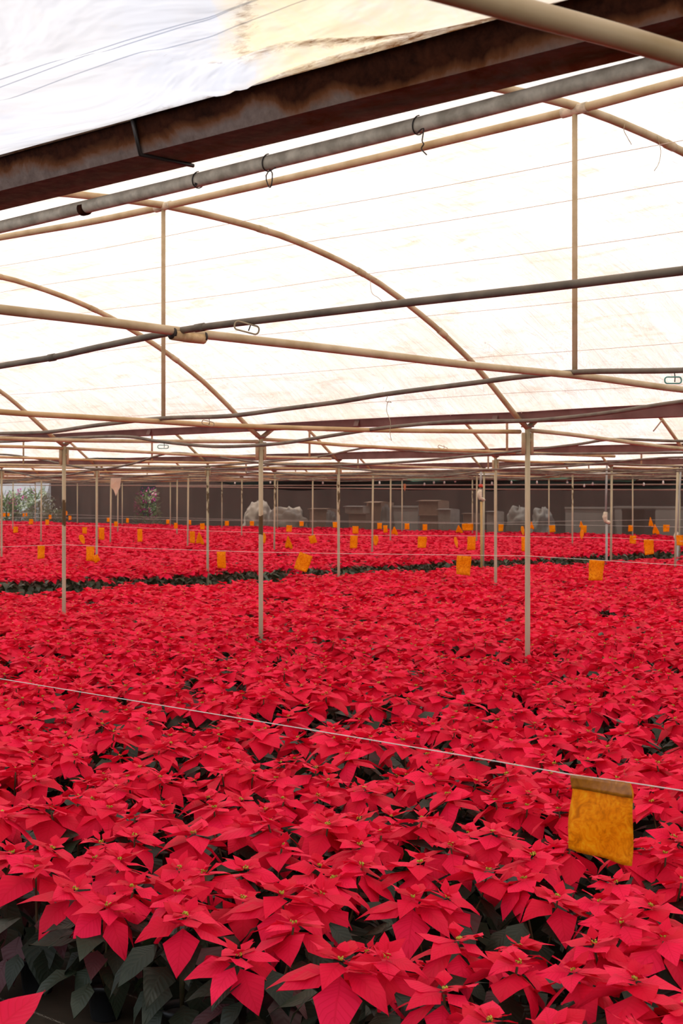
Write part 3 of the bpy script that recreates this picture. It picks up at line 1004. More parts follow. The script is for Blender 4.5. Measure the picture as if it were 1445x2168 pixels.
pl_n2 = lambda x, y: on_n(x, y, nH2 - 0.02)
loose_wire([(820, 838), (817, 850), (828, 852), (821, 850), (818, 870), (826, 893), (825, 915), (828, 933)], pl_n2, 'thin kinked wire hanging from the middle hose')
pl_a0 = lambda x, y: on_m(x, y, M0 - 0.03)
loose_wire([(788, 584), (782, 590), (798, 592), (786, 588), (784, 606), (788, 622), (800, 630), (810, 640)], pl_a0, 'wire end curling down from the big arch in front')
pl_am = lambda x, y: on_m(x, y, M0 - POST_M - 0.03)
loose_wire([(1322, 262), (1320, 276), (1328, 292), (1336, 306)], pl_am, 'short wire end hanging from the arch at upper right')
loose_wire([(1390, 288), (1398, 318), (1394, 345), (1384, 362)], pl_am, 'curved wire end hanging from the arch at far right')
pl_b = lambda x, y: on_n(x, y, ROW0 + 0.8 * BAY_N)
loose_wire([(1400, 890), (1390, 903), (1382, 913)], pl_b, 'bent stick hanging at the second bay arch on the right', 0.008)

# ------------------------------------------------------------------ far wall: shade net, with a gap at the left and a window hole
def tags(o, *a, **k): return tag(o, *a, **k)


def net_wall():
    def P(px, py, off=0.0): return on_n(px, py, WALLS_N + off)
    def mz(px): return P(px, 1000)[0]
    v, f = [], []
    xs = [x for x in range(-260, 1761, 12)]
    ys_open = lambda x: np.interp(x, [0, 20, 60, 90, 104, 108], [1107, 1098, 1076, 1055, 1034, 1008]) if x < 108 else None
    def strip(x0, x1, lo, hi, nz=10):
        cols = [x0] + [x for x in xs if x0 < x < x1] + [x1]
        k0 = len(v)
        for x in cols:
            m = mz(x)
            za, zb = lo(x), hi(x)
            for k in range(nz + 1):
                z = za + (zb - za) * k / nz
                w = 0.05 * mnoise.noise(Vector((m * 0.7, z * 0.8, 1.0))) + 0.03 * mnoise.noise(Vector((m * 2.5 + z, z * 0.5, 5.0)))
                v.append((-m, w, z))
        q = nz + 1
        for a in range(len(cols) - 1):
            for b in range(nz):
                f.append((k0 + a * q + b, k0 + (a + 1) * q + b, k0 + (a + 1) * q + b + 1, k0 + a * q + b + 1))
    top = lambda x: 2.32
    zy = lambda y: (lambda x: P(x, y)[2])
    strip(-260, 108, lambda x: 0.0, lambda x: P(x, float(np.interp(x, [-260, 0, 20, 60, 90, 104, 108], [1112, 1107, 1098, 1076, 1055, 1034, 1008])))[2], 4)
    strip(108, 296, lambda x: 0.0, top)
    strip(296, 331, lambda x: 0.0, zy(1094), 4)
    strip(296, 331, zy(1024), top, 2)
    strip(331, 1760, lambda x: 0.0, top)
    o = mk('wall_far', v, f, M['net'], None, W(0, WALLS_N, 0), ROT)
    tag(o, 'brown see-through shade net closing the far end of the greenhouse', 'net wall', kind='structure')


net_wall()

# shade cloth bunched along the top of the net
def cloth(px0, px1, ya, yb, n, mat, label, seed):
    v, f = [], []
    xs = np.arange(px0, px1 + 1, 9)
    for x in xs:
        t = (x - px0) / (px1 - px0)
        s1 = mnoise.noise(Vector((x * 0.012, seed, 0))) * 7
        m = on_n(x, 1000, n)[0]
        e = min(1.0, 6 * t, 6 * (1 - t))
        za, zb = on_n(x, ya + s1 * 0.3, n)[2], on_n(x, ya + (yb - ya) * (0.25 + 0.75 * e) + s1, n)[2]
        for k in range(9):
            u = k / 8
            v.append((-m, 0.22 * math.sin(u * 6 + x * 0.02 + seed) * u + 0.3 * mnoise.noise(Vector((x * 0.03, u * 2, seed))), za + (zb - za) * u))
    for a in range(len(xs) - 1):
        for b in range(8):
            f.append((a * 9 + b, (a + 1) * 9 + b, (a + 1) * 9 + b + 1, a * 9 + b + 1))
    o = mk('shade_cloth', v, f, mat, None, W(0, n, 0), ROT)
    tag(o, label, 'shade cloth')


cloth(380, 1600, 1006, 1037, WALLS_N - 0.9, M['black_net'], 'black shade cloth bunched along the top of the net wall', 2.0)
cloth(520, 740, 1003, 1013, WALLS_N - 1.6, M['green_net'], 'pale green cloth fold, left one of those sagging below the far roof', 4.4)
cloth(850, 1060, 1002, 1018, WALLS_N - 1.6, M['green_net'], 'pale green cloth fold, middle one of those sagging below the far roof', 6.1)
cloth(1040, 1400, 1000, 1018, WALLS_N - 1.8, M['green_net'], 'pale green cloth fold, right one of those sagging below the far roof', 8.3)

for k, (ya, yb, px0, px1, lab) in enumerate(((1012, 1016, -200, 1700, 'topmost of the three thin rails in front of the net wall'), (1027, 1025, -200, 1700, 'middle one of the three thin rails in front of the net wall'), (1030, 1038, 330, 1700, 'lowest of the three thin rails in front of the net wall'))):
    n = WALLS_N - 1.2 - 0.1 * k
    a, b = on_n(px0, ya, n), on_n(px1, yb, n)
    o = MB().tube([(-a[0], 0, a[2]), (-(a[0] + b[0]) / 2, 0, (a[2] + b[2]) / 2 - 0.03), (-b[0], 0, b[2])], 0.022, 6).build('wall_rail', M['pinkrail'], None, W(0, n, 0), ROT)
    tag(o, lab, 'rail', 'rails before the net wall')

for k, (px, py) in enumerate([(497, 1022), (572, 1021), (683, 1022), (803, 1022), (898, 1025), (918, 1021), (940, 1021), (963, 1018), (1041, 1023), (1082, 1021), (1118, 1022), (1136, 1021), (1200, 1020), (1236, 1028), (1254, 1024), (1362, 1025), (1403, 1021)]):
    n = WALLS_N - 1.5
    m, n, z = on_n(px, py, n)
    o = MB().lathe([(0.0, -0.05), (0.022, -0.045), (0.03, -0.02), (0.026, 0.02), (0.014, 0.045), (0.0, 0.05)], 10).build('hanging_fitting', M['white'], None, W(m, n, z))
    tag(o, 'small white fitting before the dark cloth, %s from the left' % ORDW[k], 'fitting', 'white fittings on the far rail')

# things stored behind the net
def stored(px0, px1, y0, y1, off, mat, name, label, cat, depth=0.5, shape='box', floor=True):
    n = WALLS_N + off
    a, b = on_n(px0, y1, n), on_n(px1, y0, n)
    pa, pb = np.array(W(*a)), np.array(W(*b))
    z0 = 0.0 if floor else max(0.0, a[2])
    z1 = b[2]
    c = (pa + pb) / 2
    w = np.linalg.norm((pb - pa)[:2]) * 1.0
    mb = MB()
    root = empty(name, (c[0], c[1], 0), ROT)
    if shape == 'box':
        mb.box((0, depth / 2, (z0 + z1) / 2), (w, depth, z1 - z0))
        mb.build('box_body', mat, root, smooth=False)
        fl_ = MB()
        fl_.box((0, depth * 0.02, z1 + 0.012), (w * 1.02, depth * 0.48, 0.02), 0, 0.10)
        fl_.box((0, depth * 0.62, z1 + 0.012), (w * 1.02, depth * 0.48, 0.02), 0, -0.06)
        fl_.build('flap', mat, root, smooth=False)
    elif shape == 'slab':
        mb.box((0, depth / 2, (z0 + z1) / 2), (w, depth, z1 - z0)).box((0, depth / 2, z1 + 0.03), (w * 1.01, depth * 1.1, 0.06))
        mb.build('body', mat, root, smooth=False)
    else:
        v, f = [], []
        NU, NV = 36, 18
        for a_ in range(NU):
            for b_ in range(NV + 1):
                th, ph = 2 * math.pi * a_ / NU, math.pi / 2 * b_ / NV
                r = 1 + 0.42 * mnoise.noise(Vector((math.cos(th) * 2 + px0, math.sin(th) * 2, ph * 2))) + 0.14 * mnoise.noise(Vector((math.cos(th) * 5 + px0, math.sin(th) * 5, ph * 5)))
                v.append((w / 2 * math.cos(th) * math.cos(ph) ** 0.6 * r, depth / 2 + depth / 2 * math.sin(th) * math.cos(ph) ** 0.6 * r, z0 + (z1 - z0) * math.sin(ph) ** 0.8 * (0.55 + 0.45 * r)))
        for a_ in range(NU):
            for b_ in range(NV):
                f.append((a_ * (NV + 1) + b_, ((a_ + 1) % NU) * (NV + 1) + b_, ((a_ + 1) % NU) * (NV + 1) + b_ + 1, a_ * (NV + 1) + b_ + 1))
        mk('body', v, f, mat, root)
    tag(root, label, cat, 'things stored behind the net')


C = M['carton']
stored(500, 560, 1066, 1112, 1.6, M['tarp'], 'tarp_heap', 'crumpled pale tarp heap behind the net, left of the second front post', 'tarp', 0.9, 'heap')
stored(556, 634, 1078, 1112, 1.2, M['tarp'], 'tarp_heap', 'low crumpled pale tarp behind the net, right of the second front post', 'tarp', 0.8, 'heap')
stored(655, 692, 1078, 1112, 1.5, C, 'carton', 'brown carton with pale lid behind the net, leftmost carton', 'carton')
stored(684, 704, 1086, 1114, 1.2, M['greybag'], 'bag', 'greenish grey bag standing beside the leftmost carton', 'bag', 0.4, 'heap')
stored(738, 774, 1088, 1116, 1.2, C, 'carton', 'squat carton behind the net, below the wide pale carton', 'carton', 0.5)
stored(730, 768, 1073, 1086, 1.2, M['carton_pale'], 'carton', 'wide pale carton laid on the squat carton', 'carton', 0.5, floor=False)
stored(776, 806, 1064, 1117, 1.6, C, 'carton', 'tall carton behind the net beside the pale sack', 'carton', 0.7)
stored(800, 818, 1072, 1118, 1.0, M['greybag'], 'bag', 'pale sack leaning on the tall carton', 'bag', 0.4, 'heap')
stored(815, 884, 1075, 1120, 2.2, M['concrete'], 'work_bench', 'long grey bench slab behind the net, between the cartons', 'bench', 0.7, 'slab')
stored(886, 927, 1061, 1090, 1.4, C, 'carton', 'open topped carton at the top of the carton stack', 'carton', 0.6, floor=False)
stored(888, 926, 1091, 1122, 1.4, C, 'carton', 'carton at the bottom of the carton stack', 'carton', 0.6)
stored(927, 953, 1079, 1122, 1.2, M['carton_pale'], 'carton', 'upright pale carton right of the carton stack', 'carton', 0.5)
stored(980, 1000, 1088, 1122, 1.2, C, 'carton', 'small carton left of the irrigation riser', 'carton', 0.4)
stored(1030, 1051, 1084, 1122, 1.3, M['carton_pale'], 'carton', 'whitish box right of the irrigation riser', 'carton', 0.4)
stored(1060, 1106, 1079, 1124, 1.5, M['greybag'], 'bag', 'big rounded grey sack behind the net near the front post', 'bag', 0.8, 'heap')
stored(1112, 1150, 1080, 1124, 1.7, M['greybag'], 'bag', 'rounded grey sack behind the net, right of the front post', 'bag', 0.8, 'heap')
stored(1196, 1290, 1078, 1128, 2.4, M['concrete'], 'work_bench', 'grey bench slab behind the net near the valve pipe', 'bench', 0.6, 'slab')
stored(1300, 1520, 1077, 1130, 2.6, M['concrete'], 'low_wall', 'long low concrete wall behind the net at the right', 'low wall', 0.3, 'slab')
stored(1316, 1364, 1082, 1132, 1.2, M['dark_crate'], 'crate', 'tall dark crate behind the net at the right', 'crate', 0.6, 'slab')
gw = MB().box((0, 0, 1.5), (70, 0.25, 3.0)).build('garden_wall', M['pale_wall'], None, W(50, WALLS_N + 14, 0), ROT, smooth=False)
tag(gw, 'pale garden wall beyond the net wall', 'wall', kind='structure')
sm0, sm1 = on_n(1800, 1000, WALLS_N + 5.0)[0], on_n(112, 1000, WALLS_N + 5.0)[0]
bk = MB().box((0, 0, 2.2), (sm1 - sm0, 0.25, 4.4)).build('shed_wall', M['dark_crate'], None, W((sm0 + sm1) / 2, WALLS_N + 5.0, 0), ROT, smooth=False)
tag(bk, 'dark shed wall behind the stored cartons', 'wall', kind='structure')


def bush(px, ybase, ytop, off, petal, label, seed, w=0.8, spiky=False):
    n = WALLS_N + off
    m, n, z = on_n(px, ytop, n)
    root = empty('flowering_bush', W(m, n, 0))
    r = random.Random(seed)
    v, f, pv, pf = [], [], [], []
    def quad(V, F, c, d, u, L, wd):
        k = len(V)
        V += [tuple(c - u * wd), tuple(c + u * wd), tuple(c + d * L + u * wd * 0.4), tuple(c + d * L - u * wd * 0.4)]
        F.append((k, k + 1, k + 2, k + 3))
    for _ in range(420):
        a, h = r.uniform(0, 6.28), r.uniform(0.15, 1.0)
        rad = w * math.sqrt(r.random()) * (1.0 - 0.5 * h)
        c = Vector((rad * math.cos(a), rad * math.sin(a), z * h * r.uniform(0.8, 1)))
        d = Vector((math.cos(a) * 0.7 + r.uniform(-.5, .5), math.sin(a) * 0.7 + r.uniform(-.5, .5), r.uniform(-0.2, 1))).normalized()
        u = d.cross(Vector((r.uniform(-1, 1), r.uniform(-1, 1), r.uniform(-1, 1)))).normalized()
        quad(v, f, c, d, u, r.uniform(0.15, 0.35) * (1.7 if spiky else 1), 0.03)
    for _ in range(16):
        a = r.uniform(0, 6.28)
        c0 = Vector((w * 0.8 * math.cos(a), w * 0.8 * math.sin(a), z * r.uniform(0.35, 1)))
        for _ in range(22):
            c = c0 + Vector((r.gauss(0, .09), r.gauss(0, .09), r.gauss(0, .08)))
            d = Vector((r.uniform(-1, 1), r.uniform(-1, 1), r.uniform(-1, 1))).normalized()
            u = d.cross(Vector((0.3, 0.5, 1))).normalized()
            quad(pv, pf, c, d, u, 0.06, 0.035)
    mk('leaves', v, f, M['garden'], root, smooth=False)
    mk('blossoms', pv, pf, petal, root, smooth=False)
    MB().tube([(0, 0, 0), (0.05, 0, z * 0.4), (0, 0.05, z * 0.7)], [0.04, 0.03, 0.015], 6).build('trunk', M['stem'], root)
    tag(root, label, 'bush', 'bushes outside the net gap')


bush(12, 1110, 1046, 3.0, M['pink'], 'spiky bush with pink blossoms outside, at the left edge', 1, 0.7, True)
bush(42, 1110, 1038, 4.5, M['pink'], 'pink flowered bush outside the gap in the net', 2, 0.8)
bush(82, 1110, 1034, 4.0, M['whitepetal'], 'white flowered bush outside, beside the edge of the net', 3, 0.8)
bush(112, 1112, 1080, 1.4, M['whitepetal'], 'low pale bush behind the lower edge of the net', 4, 0.6)
bush(314, 1110, 1040, 1.6, M['pink'], 'pink flowered bush seen through the hole in the net', 5, 0.6)

# torn plastic hanging between two far posts
m, n, z = on_n(245, 1010, ROW0 + 2 * BAY_N)
v, f = [], []
outl = [(-10, 1010), (9, 1010), (9, 1032), (6, 1040), (-1, 1050), (-6, 1038), (-10, 1030)]
Q = [on_n(245 + x, y, ROW0 + 2 * BAY_N) for x, y in outl]
v = [(-(p[0] - m), 0.03 * math.sin(k * 1.7), p[2] - z) for k, p in enumerate(Q)]
v += [(x, y + 0.004, zz) for x, y, zz in v]
L = len(outl)
f = [tuple(range(L)), tuple(range(2 * L - 1, L - 1, -1))] + [(k, (k + 1) % L, L + (k + 1) % L, L + k) for k in range(L)]
o = mk('plastic_scrap', v, f, M['plastic'], None, W(m, n, z), ROT, smooth=False)
tag(o, 'torn pale plastic scrap hanging between two far posts at left', 'plastic')
m, n, z = on_n(856, 1032, WALLS_N - 2)
o = mk('cloth_scrap', [(-.05, 0, .12), (.04, .01, .12), (.06, 0, 0), (0, .02, -.12), (-.04, 0, -.05)], [(0, 1, 2, 3, 4)], M['orange'], None, W(m, n, z), ROT, smooth=False)
tag(o, 'small orange brown scrap hanging on the far rail', 'scrap')

# second front bay details: stick and clamp lying on the cross pipe
nS = ROW0 + 0.9 * BAY_N
a, b = on_n(147, 974, nS), on_n(262, 971, nS)
o = MB().tube([W(*a), tuple((np.array(W(*a)) + np.array(W(*b))) / 2 + np.array([0, 0, .01])), W(*b)], [0.012, 0.02, 0.012], 8).build('wooden_stick', M['dark_crate'])
tag(o, 'dark wooden stick lying on the pipes behind the leftmost front post', 'stick')

# ------------------------------------------------------------------ irrigation risers
def riser(px_t, px_b, yt, yb, Y, label, stick_px=None, bamboo=False, valve_y=1090, lower='greypipe', red=True):
    s = Y / FPX
    def P(x, y): return np.array([(x - CX) * s, Y, HC + (CY - y) * s])
    bx = px_b
    base = P(bx, yb); base[2] = 0
    root = empty('irrigation_riser', tuple(base))
    L = lambda x, y: tuple(P(x, y) - base)
    yv = valve_y
    xv = px_b + (px_t - px_b) * (yb - yv) / (yb - yt)
    MB().tube([L(px_t, yt), L(xv - 2, yv - 12)], 0.018, 8).build('upper_pipe', M['greypipe'], root)
    MB().tube([(0, 0, 0), L(xv, yv + 12)], 0.021, 8).build('lower_pipe', M['bamboo'] if bamboo else M[lower], root)
    vb = MB().tube([L(xv - 2, yv - 14), L(xv - 4, yv - 4), L(xv - 2, yv + 5), L(xv + 4, yv + 8), L(xv + 7, yv + 6)], [0.034, 0.046, 0.036, 0.036, 0.03], 8)
    v_ = vb.build('valve', M['galv'], root)
    if red:
        MB().lathe([(0, -.03), (0.035, -.02), (0.042, 0.0), (0.032, .03), (0, .035)], 10, L(xv - 1, yv - 21)).build('valve_cap', M['red_valve'], v_)
    tag(root, label, 'riser', 'irrigation risers')


riser(1018, 1019, 990, 1196, 27.2, 'irrigation riser with red capped valve and bamboo coloured lower pipe', bamboo=True, valve_y=1050)
riser(1284, 1283, 985, 1186, 27.8, 'grey irrigation riser with valve halfway, beside a leaning post', valve_y=1098, red=False)
riser(1441, 1432, 985, 1176, 30.5, 'grey irrigation riser at the right edge of the field', valve_y=1140, red=False)
o = MB().tube([W(*on_n(1434, 985, ROW0 + 2 * BAY_N - .5)), W(*on_n(1427, 1160, ROW0 + 2 * BAY_N - .5)[:2], 0.0)], 0.02, 8).build('support_pole', M['post'])
tag(o, 'thin cream pole leaning beside the riser at the right edge', 'pole')

# ------------------------------------------------------------------ strings and sticky cards
STR_Z = {}


def string_line(j, pts, label, r):
    n = ROW0 + j * BAY_N + (-0.022 if j >= 0 else 0.0)
    P = [on_n(x, y, n) for x, y in pts]
    STR_Z[j] = (n, sorted((p[0], p[2]) for p in P))
    root = MB().tube([(-p[0], 0, p[2]) for p in P], r, 6).build('string', M['string'], None, W(0, n, 0), ROT)
    tag(root, label, 'string', 'strings with sticky cards')


string_line(-1, [(-350, 1378), (0, 1437), (400, 1503), (722, 1556), (1000, 1603), (1209, 1640), (1333, 1657), (1445, 1674), (1700, 1714)], 'white string stretched low across the nearest flowers', 0.0010)
string_line(0, [(-100, 1160), (0, 1158), (134, 1153), (300, 1161), (549, 1169), (722, 1172), (1114, 1177), (1250, 1185), (1445, 1197), (1600, 1206)], 'white string tied from post to post along the front row', 0.0020)
string_line(1, [(-100, 1111), (0, 1111), (205, 1113), (441, 1124), (718, 1133), (1050, 1135), (1300, 1139), (1445, 1146), (1600, 1150)], 'string along the second row of posts', 0.0022)
string_line(2, [(-100, 1094), (87, 1096), (234, 1097), (400, 1101), (583, 1103), (790, 1106), (1028, 1109), (1297, 1113), (1445, 1116), (1600, 1118)], 'string along the third row of posts', 0.0022)
string_line(3, [(-100, 1083), (27, 1085), (248, 1093), (510, 1100), (661, 1102), (826, 1104), (1010, 1107), (1210, 1103), (1445, 1100)], 'string along the fourth row of posts', 0.0022)


def card(px, py, w, h, j, style='flat', rot=0.0, label='', group=None, seed=0):
    """px,py: middle of the top edge; w,h in picture pixels -> real card 12 x 16 cm hanging from string j"""
    n, tab = STR_Z[j]
    m, _, z = on_n(px, py, n)
    z = z
    Y = W(m, n, 0)[1]
    s = Y / FPX
    hh = h * s
    ww = w * s
    r = random.Random(seed * 7 + 3)
    yaw = 0.0
    NX, NZ = 7, 9
    v, f = [], []
    root = empty('sticky_trap', W(m, n, z), yaw)
    ca, sa = math.cos(rot), math.sin(rot)
    for a in range(NX):
        for b in range(NZ):
            u, t = a / (NX - 1) - 0.5, b / (NZ - 1)
            if style == 'fold':                        # corner pinched: triangle hanging from a point
                x = u * ww * (0.12 + 1.0 * min(1, t * 1.3)) + 0.18 * ww * t
                y = 0.035 * math.cos(u * 3) * t * (ww / 0.1)
                zz = -t * hh * (0.92 + 0.16 * (u > 0) - 0.1 * u)
            elif style == 'thin':
                x = u * ww * (0.35 + 0.65 * math.sin(math.pi * min(1, 0.15 + t * .9))) + 0.3 * ww * (t - .5)
                y = u * 0.06
                zz = -t * hh
            else:
                x = u * ww * (1 - 0.04 * t + 0.03 * math.sin(7 * t + seed))
                y = 0.010 * math.sin(u * 4 + seed) * t + 0.006 * math.sin(t * 5 + seed)
                zz = -t * hh * (1 + 0.05 * u * (1 if seed % 2 else -1))
                if t == 0: zz += 0.0
            x, zz = x * ca - zz * sa, x * sa + zz * ca
            v.append((x, y - 0.002, zz))
    for a in range(NX - 1):
        for b in range(NZ - 1):
            f.append((a * NZ + b, a * NZ + b + 1, (a + 1) * NZ + b + 1, (a + 1) * NZ + b))
    o = mk('card', v, f, CARD[seed % 3], root)
    md = o.modifiers.new('thickness', 'SOLIDIFY'); md.thickness = 0.0016; md.offset = 0
    tag(root, label, 'sticky card', group)
    return root


# big card in front: outline taken on the plane of its string
n_, _ = STR_Z[-1]
fc = empty('sticky_trap', W(*on_n(1270, 1648, n_)), ROT)
fb = on_n(1270, 1648, n_)
NX, NZ = 19, 23
TL, TR, BL, BR = (1209, 1640), (1336, 1657), (1203, 1795), (1331, 1833)
v, f = [], []
for a in range(NX):
    for b in range(NZ):
        u, t = a / (NX - 1), b / (NZ - 1)
        x = (TL[0] * (1 - u) + TR[0] * u) * (1 - t) + (BL[0] * (1 - u) + BR[0] * u) * t
        y = (TL[1] * (1 - u) + TR[1] * u) * (1 - t) + (BL[1] * (1 - u) + BR[1] * u) * t
        if u > 0.9:
            x += (7 * min(1, t / 0.12) - 3 * max(0, 0.12 - t) / 0.12) * (u - 0.9) / 0.1 * (1 - 0.45 * t)
        if u < 0.02: x += 1.5 * math.sin(t * 9)
        y += 2.0 * math.sin(u * 9) * (t > 0.97) - 4 * (t > 0.97) * math.sin(u * math.pi) * -1.2
        p = on_n(x, y, n_)
        bend = 0.006 * math.sin(u * 3.1) * t + 0.004 * math.sin(t * 6 + u * 3)
        v.append((-(p[0] - fb[0]), bend, p[2] - fb[2]))
for a in range(NX - 1):
    for b in range(NZ - 1):
        f.append((a * NZ + b, a * NZ + b + 1, (a + 1) * NZ + b + 1, (a + 1) * NZ + b))
o = mk('card', v, f, CARD[0], fc)
md = o.modifiers.new('thickness', 'SOLIDIFY'); md.thickness = 0.0016; md.offset = 0
v2 = [(x, y - 0.004 - 0.0012 * math.sin(k), z) for k, (x, y, z) in enumerate(v) if k % NZ <= 4]
f2 = [(a * 5 + b, a * 5 + b + 1, (a + 1) * 5 + b + 1, (a + 1) * 5 + b) for a in range(NX - 1) for b in range(4)]
t_ = NT('sticky_fold')
nz = t_.noise(t_.coords(), 40.0, 6, 0.7, 1.5)
p_ = t_.n('ShaderNodeBsdfPrincipled', Roughness=0.4)
t_.col(t_.ramp(nz, 'Fac', [(0.3, (0.20, 0.055, 0.002)), (0.62, (0.42, 0.135, 0.003)), (0.82, (0.58, 0.28, 0.06))]), p_)
o = mk('folded_top', v2, f2, t_.done(p_), fc)
md = o.modifiers.new('thickness', 'SOLIDIFY'); md.thickness = 0.0016; md.offset = 0
tag(o, 'darker folded over top edge')
tag(fc, 'large orange sticky card hanging on the nearest string at lower right', 'sticky card')

CL0 = [(87, 1155, 15, 28, 'flat', 0), (191, 1157, 17, 31, 'flat', 0), (200, 1176, 14, 15, 'flat', 0.5), (468, 1168, 19, 35, 'flat', 0.03), (648, 1173, 30, 37, 'flat', -0.36), (982, 1177, 31, 40, 'flat', -0.06), (1263, 1186, 32, 43, 'flat', -0.08)]
LAB0 = ['narrow orange sticky card, leftmost on the front row string', 'upright orange sticky card paired with a crumpled one at left', 'crumpled orange sticky card clinging below the upright one', 'tall orange sticky card left of the middle front post',
        'tilted orange sticky card right of the middle front post', 'orange sticky card just left of the nearest front post', 'orange sticky card hanging right of the nearest front post']
for k, (px, py, w, h, st, ro) in enumerate(CL0):
    card(px, py, w, h, 0, st, ro, LAB0[k], 'sticky cards on the front row string', k)
CL1 = [(33, 1115, 10, 13, 'flat', 0), (179, 1116, 10, 14, 'flat', 0), (172, 1132, 10, 20, 'thin', 0.2), (215, 1117, 12, 26, 'flat', 0), (296, 1120, 11, 27, 'flat', 0), (407, 1125, 11, 25, 'flat', 0), (421, 1127, 15, 25, 'fold', 0), (557, 1128, 12, 22, 'thin', 0),
       (609, 1135, 14, 26, 'fold', 0), (659, 1134, 15, 17, 'flat', 0.3), (749, 1134, 16, 27, 'flat', -0.04), (797, 1134, 12, 21, 'thin', -0.2), (894, 1136, 19, 24, 'flat', -0.08), (964, 1137, 8, 23, 'thin', 0.1), (998, 1136, 18, 29, 'flat', -0.05),
       (1112, 1137, 18, 31, 'flat', 0), (1233, 1122, 10, 20, 'thin', -0.2), (1339, 1134, 14, 17, 'flat', 0), (1372, 1142, 21, 32, 'flat', 0.06), (1438, 1133, 15, 22, 'flat', 0)]
for k, (px, py, w, h, st, ro) in enumerate(CL1):
    lk = {'flat': 'flat orange', 'fold': 'folded orange', 'thin': 'edge-on curled orange'}[st]
    card(px, py, w, h, 1, st, ro, '%s sticky card, %s from the left on the second string' % (lk, ORDW[k]), 'sticky cards on the second row string', k)
CL2 = [(66, 1099, 9, 11, 'flat'), (100, 1100, 8, 12, 'flat'), (245, 1104, 8, 12, 'flat'), (270, 1097, 6, 10, 'flat'), (372, 1107, 8, 12, 'flat'), (428, 1108, 10, 13, 'flat'), (612, 1112, 12, 14, 'flat'), (752, 1114, 13, 16, 'flat'), (815, 1112, 9, 16, 'flat'),
       (834, 1115, 12, 17, 'fold'), (970, 1112, 13, 16, 'fold'), (989, 1108, 24, 15, 'flat'), (1060, 1110, 11, 15, 'flat'), (1106, 1114, 8, 20, 'thin'), (1168, 1112, 13, 15, 'flat'), (1235, 1112, 13, 16, 'flat'), (1334, 1112, 10, 13, 'flat'), (1385, 1110, 13, 21, 'fold'), (1410, 1111, 14, 15, 'flat')]
for k, (px, py, w, h, st) in enumerate(CL2):
    lk = {'flat': 'small flat orange', 'fold': 'small folded orange', 'thin': 'small curled orange'}[st]
    card(px, py, w, h, 2, st, 0.05 * ((k % 3) - 1), '%s sticky card, %s from the left on the third string' % (lk, ORDW[k]), 'sticky cards on the third row string', k)
CL3 = [(9, 1086, 6, 8), (18, 1086, 5, 7), (50, 1087, 4, 7), (56, 1086, 4, 7), (106, 1090, 6, 9), (140, 1082, 5, 9), (148, 1092, 6, 9), (229, 1096, 6, 9), (355, 1100, 7, 9), (402, 1101, 5, 10), (480, 1103, 9, 10), (533, 1103, 9, 10), (638, 1103, 9, 11), (709, 1105, 10, 12), (803, 1107, 10, 13), (861, 1108, 10, 13), (899, 1110, 10, 13), (1124, 1104, 8, 16), (1229, 1103, 8, 14), (1376, 1095, 9, 20)]
for k, (px, py, w, h) in enumerate(CL3):
    card(px, py, w, h, 3, 'flat' if k < 17 else 'fold', 0.0, 'tiny orange sticky card, %s from the left on the farthest string' % ORDW[k], 'sticky cards on the farthest string', k)

# ------------------------------------------------------------------ poinsettias
LT = np.array([0.0, 0.05, 0.10, 0.17, 0.25, 0.33, 0.42, 0.52, 0.62, 0.72, 0.81, 0.89, 0.95, 1.0])
LW = np.array([0.05, 0.20, 0.47, 0.77, 0.95, 1.0, 0.97, 0.87, 0.735, 0.57, 0.40, 0.235, 0.10, 0.0])


def leaf_arrays(L, Wd, droop, fold, nseg, nac, r, wave=0.004, lobe=0.0, cup=0.0):
    """leaf from origin along +x, face up; returns verts, uvs, faces"""
    ts = np.linspace(0, 1, nseg + 1)
    if nseg <= 4: ts = ts ** 0.85
    ss = np.linspace(-1, 1, nac)
    wt = np.interp(ts, LT, LW)
    if lobe: wt = wt + lobe * np.exp(-((ts - 0.36) / 0.06) ** 2)
    ang = droop * ts
    dx = np.cos(ang); dz = np.sin(ang)
    x = np.concatenate([[0], np.cumsum(dx[:-1])]) / nseg * L
    z = np.concatenate([[0], np.cumsum(dz[:-1])]) / nseg * L
    ph = r.uniform(0, 6.28)
    V, U = [], []
    sk = r.uniform(-0.12, 0.12)
    for k, t in enumerate(ts):
        for s in ss:
            w = wt[k] * Wd / 2
            y = s * w + sk * L * t * t
            zz = z[k] + abs(s) * w * math.tan(fold) + wave * math.sin(9 * t + ph + 2 * s) * abs(s) - cup * s * s * w
            V.append((x[k] - dz[k] * 0, y, zz)); U.append((t, s))
    F = []
    for a in range(nseg):
        for b in range(nac - 1):
            F.append((a * nac + b, (a + 1) * nac + b, (a + 1) * nac + b + 1, a * nac + b + 1))
    return np.array(V), np.array(U), np.array(F)


def place(V, elev, az, pos, roll=0.0):
    cr, sr = math.cos(roll), math.sin(roll)
    V = V @ np.array([[1, 0, 0], [0, cr, sr], [0, -sr, cr]])
    ce, se = math.cos(elev), math.sin(elev)
    V = V @ np.array([[ce, 0, se], [0, 1, 0], [-se, 0, ce]])
    ca, sa = math.cos(az), math.sin(az)
    V = V @ np.array([[ca, sa, 0], [-sa, ca, 0], [0, 0, 1]])
    return V + np.asarray(pos)


class LeafSet:
    def __init__(s): s.v, s.u, s.f, s.m, s.k = [], [], [], [], 0

    def add(s, V, U, F, mi=0):
        s.v.append(V); s.u.append(U); s.f.append(F + s.k); s.m += [mi] * len(F); s.k += len(V)

    def arrays(s):
        return np.concatenate(s.v), np.concatenate(s.u), np.concatenate(s.f), np.array(s.m)


